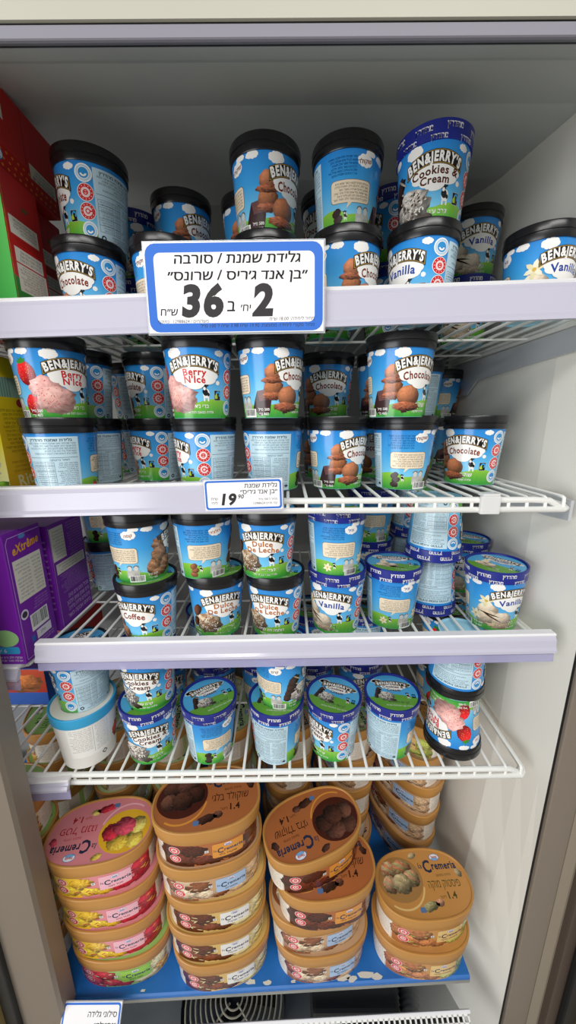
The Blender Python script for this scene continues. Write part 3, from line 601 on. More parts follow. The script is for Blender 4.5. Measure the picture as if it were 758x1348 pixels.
def lid_art(fl):
    """the round picture printed on the lid"""
    names, colr, heb, sub, chip = FL[fl]; A = Art(); A.ell(0, 0, 44.2, 44.2, '55b0e4', 0, 48)
    a = np.radians(np.linspace(200, 345, 26)); A.poly([(44.2 * math.cos(t), 44.2 * math.sin(t)) for t in a] + [(24, -7), (4, -5), (-18, -11)], '6aa63f', 1); A.cloud(-24, 26, 20, 12, WHITE, 1, 3); A.cloud(30, 20, 14, 9, WHITE, 1, 4)
    pic = Art(); picture(pic, fl); A.add(pic.moved(8, -27, 0.62, 0, 2)); A.cloud(4, 14, 44, 20, WHITE, 13, 5); banner(A, 2, 20, 27, 8.6, 13, 0.006)
    for i, s in enumerate(names): A.text(s, 4, 10.5 - 8 * i, 8.0, colr, 17, bold=0.03)
    A.text(heb, 8, -26, 8.0, WHITE, 16, bold=0.03, heb=True); A.text(sub, 8, -33, 4.6, WHITE, 16, heb=True); cow(A, 27, -14, 0.9, 16)
    A.rect(33, -12, 39, -3, '16161a', 17); A.ring(36, -7, 1, 2.4, '3aa0dc', 18, 10)
    return A
def rim_art():
    A = Art(); n = 8; W = 2 * math.pi * 48.3 / n
    for i in range(n): A.text('מהדרין', i * W, 9.6 + (1.8 if i % 2 else 0), 9.0, WHITE, 0, bold=0.03, heb=True, fit=W * 0.58); A.text('מהדרין', i * W + W / 2, 0.6, 8.0, WHITE, 0, bold=0.03, heb=True, fit=W * 0.55)
    return A

me_cup = lathe_me('cup', [(0, 2.2e-3), (0.0360, 2.2e-3), (0.0362, 0), (RB / 1000, 0), (RT / 1000, HC / 1000), (0.0455, HC / 1000)], M['sky'], 96)
me_lid_b = lathe_me('lid', [(0.0455, 0.0885), (0.0474, 0.0885), (0.0478, 0.0895), (0.0480, 0.0962), (0.0474, 0.0968), (0.0474, 0.0978), (0.0487, 0.0986), (0.0489, 0.1066), (0.0482, 0.1086), (0.0468, 0.1090), (0.0456, 0.1086), (0.0452, 0.1061), (0, 0.1061)], M['lid_black'], 96)
me_lid_n = lathe_me('lid', [(0.0455, 0.0885), (0.0470, 0.0885), (0.0476, 0.0889), (0.0488, 0.1085), (0.0482, 0.1090), (0.0464, 0.1090), (0.0456, 0.1084), (0.0452, 0.1061), (0, 0.1061)], M['lid_navy'], 96)
me_rim = rim_art().mesh('rim_print', rim_map, M['ink'])
A = Art(); banner(A, 0, 67.6, 32.5, 14.0, 12, 0.0078); me_banner = A.mesh('name_plate_print', pint_map, M['ink'])
me_nutri = nutrition().mesh('nutrition_print', pint_map, M['ink'])
WRAP, PIC, LIDP = {}, {}, {}
def stretch(A):
    o = Art()
    for P, C, l in A.ch: o.ch.append((np.stack([-35 + (P[..., 0] + 37) * 1.14, 2 + (P[..., 1] - 4) * 1.10], -1), C, l))
    return o

def lid_map(xy, off): return np.stack([xy[:, 0], xy[:, 1], 106.1 + off], 1), np.tile((0.0, 0.0, 1.0), (len(xy), 1))
for fl in FL:
    WRAP[fl] = wrap_print(fl).mesh('wrap_print', pint_map, M['ink']); A = Art(); picture(A, fl); A = stretch(A); PIC[fl] = A.mesh('scoop_picture_print', pint_map, M['ink'])
    LIDP[fl] = lid_art(fl).mesh('lid_picture_print', lid_map, M['ink'], maxw=200, base=0.05, step=0.02)

SHELF = {1: H + 0.142, 2: H - 0.100, 3: H - 0.342, 4: H - 0.574}; PITCH = 0.1066
FLAVOUR_WORD = {'choc': 'chocolate', 'vanilla': 'vanilla', 'cookies': 'cookies and cream', 'berry': 'berry', 'coffee': 'coffee', 'dulce': 'caramel dulce'}
def pint(fl, lid, x, y, shelf, level, view, label, inv=False, tilt=(0, 0), dz=0.0):
    """view: where the middle of the name plate sits, in degrees from the line to the photographer"""
    z = SHELF[shelf] + level * PITCH + dz + ((0.010 * x - 0.002) if shelf == 1 else 0); br = math.degrees(math.atan2(-x, y))
    if inv: o = empty('ice_cream_pint', (x, y, z + 0.109 + (0.0026 if level else 0)), (math.pi + R(tilt[0]), R(tilt[1]), R(br + view - 180)))
    else: o = empty('ice_cream_pint', (x, y, z), (R(tilt[0]), R(tilt[1]), R(br + view)))
    tag(o, label, 'ice cream', 'ice cream pints on shelf ' + {1: 'one', 2: 'two', 3: 'three', 4: 'four'}[shelf] + ' counted from the top')
    c = link('cup', me_cup, o); link('wrap_print', WRAP[fl], c); link('scoop_picture_print', PIC[fl], c); link('name_plate_print', me_banner, c); link('nutrition_print', me_nutri, c)
    l = link('lid', me_lid_b if lid == 'b' else me_lid_n, o); lp = link('lid_picture_print', LIDP[fl], l); l.rotation_euler.z = R(-view + (hash((round(x * 1000), shelf)) % 41 - 20))
    if lid == 'n': link('rim_print', me_rim, l)
    return o

B_, N_ = 'b', 'n'
PINTS = [
 # --- top shelf
 ('choc', B_, -.286, .604, 1, 0, -42, 'lower black-lid chocolate pint beside the upright red and green carton'),
 ('choc', B_, -.275, .612, 1, 1, -83, 'topmost black-lid pint beside the red cartons, leaning, nutrition panel half shown', False, (0, 2)),
 ('choc', B_, -.176, .602, 1, 0, 60, 'black-lid pint hidden behind the big 36 sign, only its lid showing'),
 ('choc', B_, -.174, .708, 1, 0, 20, 'lower black-lid chocolate pint of the rear stack behind the big 36 sign'),
 ('choc', B_, -.174, .708, 1, 1, 48, 'upper chocolate pint seen above the 36 sign, in deep shade'),
 ('cookies', N_, -.275, .760, 1, 0, 40, 'lower navy-lid cookies pint in shade behind the carton-side stack'),
 ('cookies', N_, -.275, .760, 1, 1, 40, 'upper navy-lid cookies pint in shade behind the carton-side stack'),
 ('choc', B_, -.028, .598, 1, 0, 40, 'lower black-lid pint behind the edge of the big 36 sign'),
 ('choc', B_, -.028, .600, 1, 1, 52, 'upper chocolate pint with brown scoops facing out, above the 36 sign'),
 ('choc', B_, -.060, .716, 1, 0, 0, 'lower rear chocolate pint almost hidden behind the scoops-out stack'),
 ('choc', B_, -.060, .716, 1, 1, 20, 'upper rear chocolate pint peeping past the scoops-out pint'),
 ('choc', B_, .086, .588, 1, 0, 58, 'lower chocolate pint next to the 36 sign, scoops facing out'),
 ('choc', B_, .085, .600, 1, 1, 139, 'upper chocolate pint turned to its speech-bubble back, top shelf'),
 ('choc', B_, .074, .712, 1, 0, 0, 'lower rear pint in the dark behind the speech-bubble pint'),
 ('choc', B_, .074, .712, 1, 1, -30, 'upper rear pint in the dark behind the speech-bubble pint, top shelf'),
 ('vanilla', B_, .190, .578, 1, 0, -40, 'black-lid vanilla pint under the navy-lid cookies pint'),
 ('cookies', N_, .199, .588, 1, 1, 3, 'navy-lid cookies and cream pint facing out, highest of the top shelf'),
 ('cookies', N_, .180, .708, 1, 0, -70, 'lower navy-lid pint behind the vanilla pint of the top shelf'),
 ('cookies', N_, .180, .708, 1, 1, -68, 'upper navy-lid pint showing seals behind the cookies and cream pint'),
 ('vanilla', N_, .338, .765, 1, 0, 18, 'navy-lid vanilla pint at the bottom of the rear stack near the side wall'),
 ('vanilla', B_, .340, .765, 1, 1, 22, 'black-lid vanilla pint on a navy-lid one near the side wall'),
 ('vanilla', B_, .361, .588, 1, 0, 46, 'single vanilla pint with flowers and scoops, cut by the picture edge'),
 # --- second shelf
 ('berry', B_, -.325, .534, 2, 0, -148, 'lower pint showing its full nutrition panel beside the yellow carton'),
 ('berry', B_, -.333, .545, 2, 1, 33, 'berry pint with strawberries facing out beside the yellow carton'),
 ('berry', B_, -.345, .662, 2, 0, -105, 'lower rear pint with grey panel behind the yellow-carton stack'),
 ('berry', B_, -.350, .660, 2, 1, -43, 'upper rear pint with seals behind the strawberry pint'),
 ('berry', B_, -.243, .688, 2, 0, -60, 'lower berry pint of second row, name plate cut, between two front stacks'),
 ('choc', B_, -.240, .688, 2, 1, -62, 'upper shaded pint of second row with seals, between two front stacks'),
 ('choc', B_, -.318, .800, 2, 0, -128, 'lowest pint deep in the dark behind the yellow-carton stacks'),
 ('choc', B_, -.318, .800, 2, 1, -128, 'pint with pale panel deep in the dark, second shelf'),
 ('berry', B_, -.126, .566, 2, 0, -76, 'lower berry pint with seals and panel above the 19 price tag'),
 ('berry', B_, -.125, .548, 2, 1, -10, 'berry pint with its name plate facing out above the 19 tag'),
 ('choc', B_, -.023, .580, 2, 0, -136, 'lower pint with nutrition panel facing out at the edge of the 19 tag'),
 ('choc', B_, -.023, .552, 2, 1, 52, 'upper chocolate pint, scoops facing out, next to the berry name plate'),
 ('choc', B_, .080, .590, 2, 0, 50, 'lower chocolate pint with scoops and half a name plate, second shelf'),
 ('choc', B_, .072, .698, 2, 0, 0, 'lower rear chocolate pint mostly hidden behind the lower scoops pint'),
 ('choc', B_, .072, .698, 2, 1, 5, 'shaded chocolate pint set back between two bright upper pints'),
 ('choc', B_, .182, .580, 2, 0, 143, 'lower chocolate pint turned to its speech bubble, second shelf'),
 ('choc', B_, .162, .558, 2, 1, 38, 'bright upper chocolate pint with scoops and name plate, second shelf'),
 ('choc', B_, .175, .700, 2, 0, -20, 'lower rear chocolate pint behind the speech-bubble pint, second shelf'),
 ('choc', B_, .175, .700, 2, 1, 20, 'upper rear chocolate pint showing a sliver beside the bright one'),
 ('dulce', B_, .272, .795, 2, 0, 20, 'lower rear pint in shade behind the end pint of the second shelf'),
 ('choc', B_, .272, .795, 2, 1, -110, 'upper rear pint showing its pale panel near the shelf end'),
 ('choc', B_, .368, .920, 2, 0, 90, 'lower far pint at the back wall, second shelf'),
 ('choc', B_, .368, .920, 2, 1, 130, 'far upper pint with speech bubble at the back wall, second shelf'),
 ('choc', B_, .310, .618, 2, 0, -18, 'end chocolate pint facing out by the white clip'),
 # --- third shelf
 ('choc', B_, -.388, .745, 3, 0, -135, 'lower rear pint with blue panel next to the purple cartons'),
 ('choc', B_, -.388, .745, 3, 1, 125, 'upper rear chocolate pint next to the purple cartons'),
 ('coffee', B_, -.230, .545, 3, 0, -36, 'coffee pint with the name plate facing out, third shelf'),
 ('coffee', B_, -.236, .550, 3, 1, 88, 'coffee pint with bubble and brown cluster, on the coffee name-plate pint'),
 ('dulce', B_, -.123, .569, 3, 0, 12, 'lower caramel dulce pint beside the coffee name-plate pint'),
 ('dulce', B_, -.137, .562, 3, 1, 131, 'upper caramel dulce pint showing the speech bubble'),
 ('dulce', B_, -.022, .565, 3, 0, -18, 'lower caramel dulce pint next to the front vanilla pint'),
 ('dulce', B_, -.034, .560, 3, 1, -12, 'upper caramel dulce pint with its name plate facing out'),
 ('vanilla', N_, .082, .574, 3, 0, -12, 'navy-lid vanilla pint with name plate, bottom of its stack, third shelf'),
 ('vanilla', N_, .078, .568, 3, 1, 139, 'navy-lid vanilla pint showing bubble and flower on top of its stack'),
 ('vanilla', N_, .182, .590, 3, 0, 141, 'single navy-lid vanilla pint with bubble, its round lid picture visible'),
 ('vanilla', N_, .172, .735, 3, 0, 100, 'lower rear vanilla pint behind the single bubble pint, third shelf'),
 ('vanilla', N_, .172, .735, 3, 1, 139, 'upper rear vanilla pint with bubble, in shade, third shelf'),
 ('vanilla', N_, .268, .638, 3, 0, 143, 'navy-lid pint standing upside down, bottom of the upturned stack', True),
 ('vanilla', N_, .262, .622, 3, 1, 113, 'navy-lid pint upside down on another upturned pint', True),
 ('vanilla', N_, .270, .752, 3, 0, 80, 'lower upturned rear pint behind the upside-down stack', True),
 ('vanilla', N_, .270, .752, 3, 1, 60, 'upper upturned rear pint with seals behind the upside-down stack', True),
 ('vanilla', N_, .358, .581, 3, 0, 42, 'end vanilla pint with flowers, navy lid, nearest the side wall', False, (0, -2)),
 ('vanilla', N_, .368, .722, 3, 0, 10, 'rear navy-lid pint whose lid shows behind the end vanilla pint'),
 # --- fourth shelf
 ('cookies', B_, -.360, .546, 4, 1, -105, 'pint with seals and panel standing on the white cyan-lid tub', False, (0, 0), 0.0005),
 ('cookies', N_, -.250, .546, 4, 0, -8, 'cookies and cream pint with name plate, bottom of its stack, lowest wire shelf'),
 ('cookies', N_, -.244, .549, 4, 1, -27, 'cookies pint stacked on another cookies pint beside the white tub'),
 ('cookies', N_, -.142, .545, 4, 0, 146, 'single cookies pint with bubble, round lid picture in full view'),
 ('cookies', N_, -.023, .543, 4, 0, -148, 'cookies pint showing its panel under the bubble cookies pint'),
 ('cookies', N_, -.014, .551, 4, 1, 95, 'cookies pint with bubble and scoops on top of a panel-side pint'),
 ('cookies', N_, .079, .548, 4, 0, -46, 'single cookies pint with seals facing out, lid picture visible'),
 ('cookies', N_, .183, .552, 4, 0, -148, 'single cookies pint with panel facing out beside the upturned berry pints'),
 ('berry', B_, .297, .557, 4, 0, -45, 'upside-down berry pint with strawberries, black lid down, lowest wire shelf', True, (0, 3), 0.004),
 ('berry', B_, .300, .562, 4, 1, 120, 'upper upside-down berry pint with its panel, under the third shelf', True, (0, 3), 0.0045),
 ('cookies', N_, -.262, .668, 4, 0, 0, 'rear navy-lid cookies pint behind the cookies name-plate stack'),
 ('cookies', N_, -.158, .667, 4, 0, 20, 'lower rear cookies pint behind the single bubble pint, lowest wire shelf'),
 ('cookies', N_, -.158, .667, 4, 1, 150, 'upper rear cookies pint with green foot behind the single bubble pint'),
 ('cookies', N_, -.054, .664, 4, 0, 90, 'rear cookies pint behind the panel-side stack, lowest wire shelf'),
 ('cookies', N_, .048, .666, 4, 0, 30, 'lower rear cookies pint behind the seals pint, lowest wire shelf'),
 ('cookies', N_, .048, .666, 4, 1, 120, 'upper rear cookies pint behind the seals pint, lowest wire shelf'),
 ('cookies', N_, .150, .668, 4, 0, 30, 'lower rear cookies pint behind the panel-side single pint'),
 ('cookies', N_, .150, .668, 4, 1, -120, 'upper rear cookies pint behind the panel-side single pint'),
 ('berry', B_, .318, .672, 4, 0, 60, 'lower rear black-lid pint behind the upturned berry pints'),
 ('berry', B_, .322, .672, 4, 1, 60, 'upper rear black-lid pint behind the upturned berry pints'),
]
for p in PINTS: pint(*p)

# the white tub with a cyan lid on the fourth shelf
t = tag(empty('ice_cream_tub', (-.363, .542, SHELF[4]), (0, 0, R(34))), 'white paper tub with a bright cyan lid at the end of the lowest wire shelf', 'ice cream')
link('cup', lathe_me('cup', [(0, .002), (.040, .002), (.0405, 0), (.0425, 0), (.0505, .092), (.049, .092)], M['white_cup'], 80), t)
l = link('lid', lathe_me('lid', [(.050, .0890), (.0520, .0890), (.0526, .0905), (.0536, .1075), (.0530, .1082), (.0512, .1082), (.0504, .1074), (.0500, .1060), (0, .1060)], M['lid_cyan'], 80), t)
A = Art(); A.ell(0, 0, 49, 49, 'e9e6dc', 0, 48); A.ring(0, 0, 33, 34, '6b5a4a', 1); A.text('גלידה', 0, 22, 10, '3a6a3a', 1, heb=True, bold=.03)
link('lid_picture_print', A.mesh('lid_picture_print', lambda xy, off: (np.stack([xy[:, 0], xy[:, 1], 106 + off], 1), np.tile((0., 0., 1.), (len(xy), 1))), M['ink'], 200), l)
A = Art(); A.rect(-32, 24, 34, 86, 'f4f2ec', 0); A.lines(-30, 4, 36, 84, 13, '77736c', 1, 71, 3.0); A.lines(8, 32, 30, 84, 15, '77736c', 1, 72, 2.6); A.rect(6, 30, 6.4, 84, '77736c', 1); A.ring(22, 18, 3, 5, '3a3a3a', 1, 4); A.blob(54, 40, 12, 16, 'd8483a', 1, 73)
link('label_print', A.mesh('label_print', lambda xy, off: (lambda a, r: (np.stack([r * np.sin(a), -r * np.cos(a), xy[:, 1]], 1), np.stack([np.sin(a), -np.cos(a), 0 * a], 1)))(xy[:, 0] / 46.8, 42.5 + 8.0 * xy[:, 1] / 92 + off), M['ink']), t)
# ------------------------------------------------------------------ oval family tubs with golden lids
def sup(a, b, n=2.45, m_=120):
    t = np.linspace(0, 2 * math.pi, m_, endpoint=False) - math.pi / 2; c, s = np.cos(t), np.sin(t)
    return np.stack([a * np.sign(c) * np.abs(c) ** (2 / n), b * np.sign(s) * np.abs(s) ** (2 / n)], 1)
def loft_me(name, rings, m, sharp=40, capb=True, capt=True):
    v, f, n = [], [], 120
    for a, b, z in rings: v += [(x, y, z) for x, y in sup(a, b)]
    for i in range(len(rings) - 1):
        for k in range(n): j = (k + 1) % n; f.append((i * n + k, i * n + j, (i + 1) * n + j, (i + 1) * n + k))
    if capb: f.append(tuple(reversed(range(n))))
    if capt: f.append(tuple(range((len(rings) - 1) * n, len(rings) * n)))
    return mesh_from(name, v, f, m, True, sharp)
me_body = loft_me('body', [(.0868, .0528, 0), (.0880, .0540, .0014), (.0903, .0556, .0600)], M['tub'])
me_glid = loft_me('lid', [(.0902, .0556, .0530), (.0922, .0574, .0530), (.0930, .0582, .0542), (.0934, .0586, .0690), (.0949, .0599, .0704), (.0952, .0602, .0812), (.0940, .0590, .0826), (.0918, .0568, .0826), (.0908, .0558, .0806)], M['gold'], capb=False)
_p = sup(84.5, 51.0, m_=720); _d = np.linalg.norm(np.roll(_p, -1, 0) - _p, axis=1); _s = np.concatenate([[0], np.cumsum(_d)]); PERI = _s[-1]; _pc = np.concatenate([_p, _p[:1]])
_t = np.gradient(_pc, axis=0); _t /= np.linalg.norm(_t, axis=1)[:, None]
def tub_map(xy, off):
    s = np.mod(xy[:, 0], PERI); x = np.interp(s, _s, _pc[:, 0]); y = np.interp(s, _s, _pc[:, 1]); tx = np.interp(s, _s, _t[:, 0]); ty = np.interp(s, _s, _t[:, 1]); nx, ny = ty, -tx
    hh = xy[:, 1] * .88; fr = (hh - 1.2) / 58.8; ka = (88.0 + 2.3 * fr) / 84.5; kb = (54.0 + 1.6 * fr) / 51.0; c = 1 / math.hypot(1, .04)
    return np.stack([x * ka + nx * off, y * kb + ny * off, hh], 1), np.stack([nx * c, ny * c, np.full(len(x), -.04 * c)], 1)
def lidtop_map(xy, off): return np.stack([xy[:, 0], xy[:, 1], 80.6 + off], 1), np.tile((0., 0., 1.), (len(xy), 1))
def oval_logo(A, x, y, s, layer):
    A.ell(x, y, 9 * s, 5.6 * s, '2a5fb0', layer, 20); A.ell(x, y, 8.4 * s, 5.0 * s, 'eef2f6', layer + 1, 20); A.ell(x, y - 2.6 * s, 6.5 * s, 2.1 * s, '7fb2dc', layer + 2, 16); A.text('Nestlé', x, y - .8 * s, 4.6 * s, 'cc1f2c', layer + 3, bold=.035, fit=11 * s)
def cremeria(A, x, y, s, col, layer, fit=None):
    A.text('la', x - 25 * s, y + 2 * s, 10 * s, col, layer, shear=.1); A.text('C', x - 14.5 * s, y - 3 * s, 21 * s, col, layer, bold=.03, sx=.8); A.text('remeria', x + 10 * s, y, 13 * s, col, layer, bold=.03, fit=36 * s)
# flavour: lid ground, text colour, Hebrew line, label ground, side picture colours left/right, scoops of the lid
TF = {
 'fruit': ('e08a90', 'b3202f', 'פטל מנגו', 'f3b7c4', [('f0c63a', 'e9b52c'), ('c8243c', 'a3152f')], ['f2d25a', 'f0c84a', 'd8354a', 'f4dc74', 'e4526a']),
 'choc': ('b0683a', '3a1d12', 'שוקולד בלגי', 'e0963c', [('6e2f1e', '4a2016'), ('5a2a1c', '8a4630')], ['5a382c', '6b4436', '4a2c22', '704838', '523226']),
 'coffee': ('caa27c', '4a2c1a', 'אספרסו', 'a9c4e4', [('e6cdae', '8a5030'), ('d9b48c', 'caa27c')], ['d8b894', 'c8a078', 'b98a60', 'e2caa8', 'a87850']),
 'duo': ('d9b56a', '4a2c1a', 'וניל שוקולד', 'eceae6', [('7d3a20', '5a2814'), ('ecd9a0', 'e2c878')], ['efe0b8', '6a3420', 'e8d4a4', '7a3e28', 'f2e6c6']),
 'pist': ('c98f4c', '4d4a1e', 'פיסטוק מוקה', 'e7c37e', [('c98050', 'a9683c'), ('b9c060', '98a548')], ['c7b489', 'cf8660', 'a8a070', 'd39a78', 'b5a67e']),
 'lime': ('9cc46a', '2f5a2a', 'תות לימון', '9ccf4e', [('d84a50', 'c02f3c'), ('f0e0b0', 'e8b04a')], ['e8e0c0', 'd8f0a0', 'e05a60', 'f2ead0', 'c8e090']),
 'pale': ('b8cf9a', '3d6b34', 'וניל לימון', 'cfe0b4', [('dfe8c8', 'c8d8a8'), ('f0e4b8', 'e4d48c')], ['efe8c8', 'e0ecc0', 'f2ead0', 'dce8b8', 'f0e6c0'])}
def tub_side(fl):
    gnd, tc, heb, lab, pics, sc = TF[fl]; A = Art(); sd = list(TF).index(fl) * 10
    (a1, a2), (b1, b2) = pics
    A.quadgrad(-72, 2, -22, 60, a2, a1, 0); A.quadgrad(-22, 2, 62, 60, gnd, gnd, 0); A.quadgrad(62, 2, 92, 60, b2, b1, 0)
    for k, (x, y, rx, ry, c) in enumerate(((-40, 22, 20, 15, a1), (-20, 40, 20, 15, a2), (-62, 38, 14, 17, a2), (-8, 16, 18, 11, a1), (74, 38, 17, 17, b1), (80, 16, 15, 12, b2), (50, 12, 24, 9, b1), (12, 10, 16, 8, a2))): A.blob(x, min(max(y, ry + 3), 58 - ry), rx, ry, c, 1 + k % 4, sd + k, .10, .14, amb=.58, light=(-.2, .55))
    for k in range(26): r_ = random.Random(sd + k); x, y = r_.choice((r_.uniform(-66, -6), r_.uniform(60, 90))), r_.uniform(8, 50); A.ell(x, y, 6 * r_.uniform(.4, 1), 1.1, a1 if k % 2 else b1, 6, 10, r_.uniform(-50, 50))
    A.rrect(8, 16, 58, 52, 3, lab, 8); oval_logo(A, 33, 46, .72, 9); cremeria(A, 33.5, 30, .86, '2b3550', 9); A.text(heb, 33, 20.5, 6.2, tc, 9, heb=True, bold=.02)
    A.rect(-4, 34, 2, 40, 'f0efe8', 8); A.ring(-1, 37, 1, 2, '444444', 9, 8)
    for y in (43, 22): seal(A, -52, y, 'red' if y > 30 else 'spoon', 9.5, 8)
    # ends and back: pale block with the small print
    for x0, x1 in ((-104, -74), (93, 128)): A.rect(x0, 2, x1, 60, 'efe6d8', 0); A.lines(x0 + 3, x1 - 3, 10, 55, 9, '6b5d50', 1, sd + 5, 3.2)
    A.rect(150, 2, 290, 60, gnd, 0); A.rect(160, 8, 200, 54, 'efe6d8', 1); A.lines(163, 197, 12, 50, 8, '6b5d50', 2, sd + 6, 3.2); A.barcode(250, 30, 280, 54, 2, sd); A.rect(214, 26, 224, 36, 'd8502c', 2)
    return A
def tub_lid(fl):
    gnd, tc, heb, lab, pics, sc = TF[fl]; A = Art(); pts = sup(90.6, 55.6, m_=72); A.poly([tuple(p) for p in pts], gnd, 0)
    # oval photograph of scoops, cut by the lid's edge
    q = [(x, y) for x, y in sup(45, 38, 2, 40)]; oval = [(-44 + x, 8 + y) for x, y in q]
    cl = []
    for x, y in oval:
        r_ = (abs(x) / 88.5) ** 2.45 + (abs(y) / 53.5) ** 2.45
        k = 1 if r_ <= 1 else r_ ** (-1 / 2.45); cl.append((x * k, y * k))
    A.poly(cl, TF[fl][4][0][1] if fl != 'pist' else 'a87c48', 1); A.ring(-44, 4, 43, 46, lab, 1, 20, 235, 345)
    for k, (x, y, rx, ry) in enumerate(((-62, 24, 17, 15), (-36, 26, 19, 15), (-20, 8, 16, 15), (-66, 0, 15, 15), (-42, 0, 20, 17))): A.blob(x, y, rx, ry, sc[k], 3 + k, 70 + k + len(heb), .05, .09, amb=.5, band=sc[(k + 1) % 5] if fl in ('pist', 'duo') else None)
    oval_logo(A, 40, 41, 1.15, 4); cremeria(A, 39, 20, 1.42, '26304a', 4); A.text('גלידה בטעם', 46, 8, 6, tc, 4, heb=True); A.text(heb, 41, -10, 19, tc, 4, heb=True, fit=66); A.text('1.4', 48, -28, 15, tc, 4, bold=.03); A.text('ליטר', 30, -27, 6.5, tc, 4, heb=True)
    for k, (x, y, rx, ry, ro) in enumerate(((0, -38, 17, 7, 12), (20, -33, 8, 6, 0), (78, 12, 6, 8, 30), (-6, 46, 9, 5, 20))): A.blob(x, y, rx, ry, sc[(k + 2) % 5], 4, 90 + k, .08, .10, rot=ro, amb=.55)
    A.rrect(-22, -46, -12, -38, 2, '5a7aa8', 5)
    return A
SIDE = {k: tub_side(k).mesh('label_print', tub_map, M['ink'], 3.2, .10, .05) for k in TF}
LTOP = {k: tub_lid(k).mesh('lid_picture_print', lidtop_map, M['ink'], 300, .06, .03) for k in TF}
DECK = zz(-1.06); TP = .0812
def tub(fl, x, y, k, rz, label, lidrot=0, tilt=(0, 0), group='oval golden-lid tubs on the blue deck', z0=None):
    o = tag(empty('ice_cream_tub', (x, y, (DECK if z0 is None else z0) + k * TP), (R(tilt[0]), R(tilt[1]), R(rz))), label, 'ice cream', group)
    b = link('body', me_body, o); link('label_print', SIDE[fl], b); l = link('lid', me_glid, o, rot=(0, 0, R(lidrot))); link('lid_picture_print', LTOP[fl], l); return o
W = ['bottom', 'second from the bottom', 'third from the bottom', 'fourth from the bottom', 'topmost']
for k in range(5): tub('lime', -.548 + .004 * (k % 2), .522, k, 4 + k, f'{W[k]} tub of the stack half hidden by the frame post', 180 if k == 4 else 0)
for k, (fl, dx, rz) in enumerate((('lime', .010, 3), ('fruit', .004, 5), ('fruit', .000, 6), ('fruit', -.006, 8))):
    tub(fl, -.347 + dx, .518, k, rz, ['green and strawberry tub at the foot of the pink fruit stack', 'pink fruit tub resting on the green strawberry tub', 'pink fruit tub in the middle of the pink stack', 'pink fruit tub on top of its stack, lid lettering upside down'][k], 180 if k == 3 else 0)
for k, (fl, dx, rz) in enumerate((('duo', .008, 8), ('duo', .002, 6), ('duo', .004, 7), ('coffee', -.002, 10), ('choc', -.003, 9))):
    tub(fl, -.146 + dx, .513, k, rz, ['vanilla and chocolate tub at the foot of the five-high stack over the fan', 'vanilla and chocolate tub second from the foot over the fan', 'vanilla and chocolate tub under the blue-label coffee tub', 'coffee tub with a light blue label, fourth of the five-high stack', 'dark chocolate tub on top of the five-high stack, lettering upright'][k])
for k, (fl, x, y, rz, lr) in enumerate((('coffee', .060, .522, 6, 0), ('coffee', .052, .524, 8, 0), ('choc', .066, .514, 6, 0), ('choc', .044, .530, 20, 180))):
    tub(fl, x, y, k, rz, ['coffee tub with blue label at the foot of the leaning stack', 'coffee tub with blue label under the two chocolate tubs', 'chocolate tub whose lid is half covered by a twisted one', 'chocolate tub twisted askew on top, lid lettering upside down'][k], lr, (0, 0) if k < 3 else (1.5, -2))
for k, rz in enumerate((-2, 3)):
    tub('pist', .262 + .004 * k, .524 + .006 * k, k, rz + (180 if k == 0 else 0) * 0, ['lower pistachio tub beside the side wall, under another one', 'upper pistachio mocha tub by the side wall, lid in full view'][k])
BK = [(-.560, 'lime', -82), (-.420, 'pale', -78), (-.285, 'pale', -84), (-.150, 'pale', -80), (-.012, 'coffee', -80), (.128, 'coffee', -74), (.288, 'coffee', -62)]
PL = ['by the frame post', 'behind the pink stack', 'between the pink and five-high stacks', 'behind the five-high stack', 'behind the leaning chocolate stack', 'between the chocolate and pistachio stacks', 'behind the pistachio tubs at the side wall']
for i, (x, fl, rz) in enumerate(BK):
    for k in range(5):
        q = fl if not (i >= 5 and k == 4) else ('pale' if i == 5 else 'pist')
        if i == 4 and k == 4: q = 'coffee'
        tub(q, x + .003 * ((k * 7 + i) % 3), .742, k, rz + 3 * ((k + i) % 3), f'{W[k]} rear tub, end-on, {PL[i]}', 0, (0, 0), 'rear oval tubs on the blue deck')
# ------------------------------------------------------------------ cartons at the far end of the shelves
def carton(name, x0, x1, y0, y1, z0, hgt, m, label, side=None, front=None, rot=(0, 0, 0), bottom=None):
    """a box whose printed side faces +X and whose printed front faces -Y; origin at its front inner foot"""
    o = tag(empty(name, (x1, y0, z0), rot), label, 'carton'); ww, dd = x1 - x0, y1 - y0
    b = link('box', box_me('box', (-ww, 0, 0), (0, dd, hgt), m, .0012), o)
    if side: A = Art(); side(A, dd * 1000, hgt * 1000); link('side_print', A.mesh('side_print', face_map((0, 0, 0), (0, 1, 0), (0, 0, 1)), M['ink_matte'], 900, .1, .05), b)
    if front: A = Art(); front(A, ww * 1000, hgt * 1000); link('front_print', A.mesh('front_print', face_map((-ww, 0, 0), (1, 0, 0), (0, 0, 1)), M['ink_matte'], 900, .1, .05), b)
    link('flap', box_me('flap', (-ww + .002, .001, hgt), (-.002, dd * .5, hgt + .0008), m), o)
    return o
CREAM = 'e6e0d2'
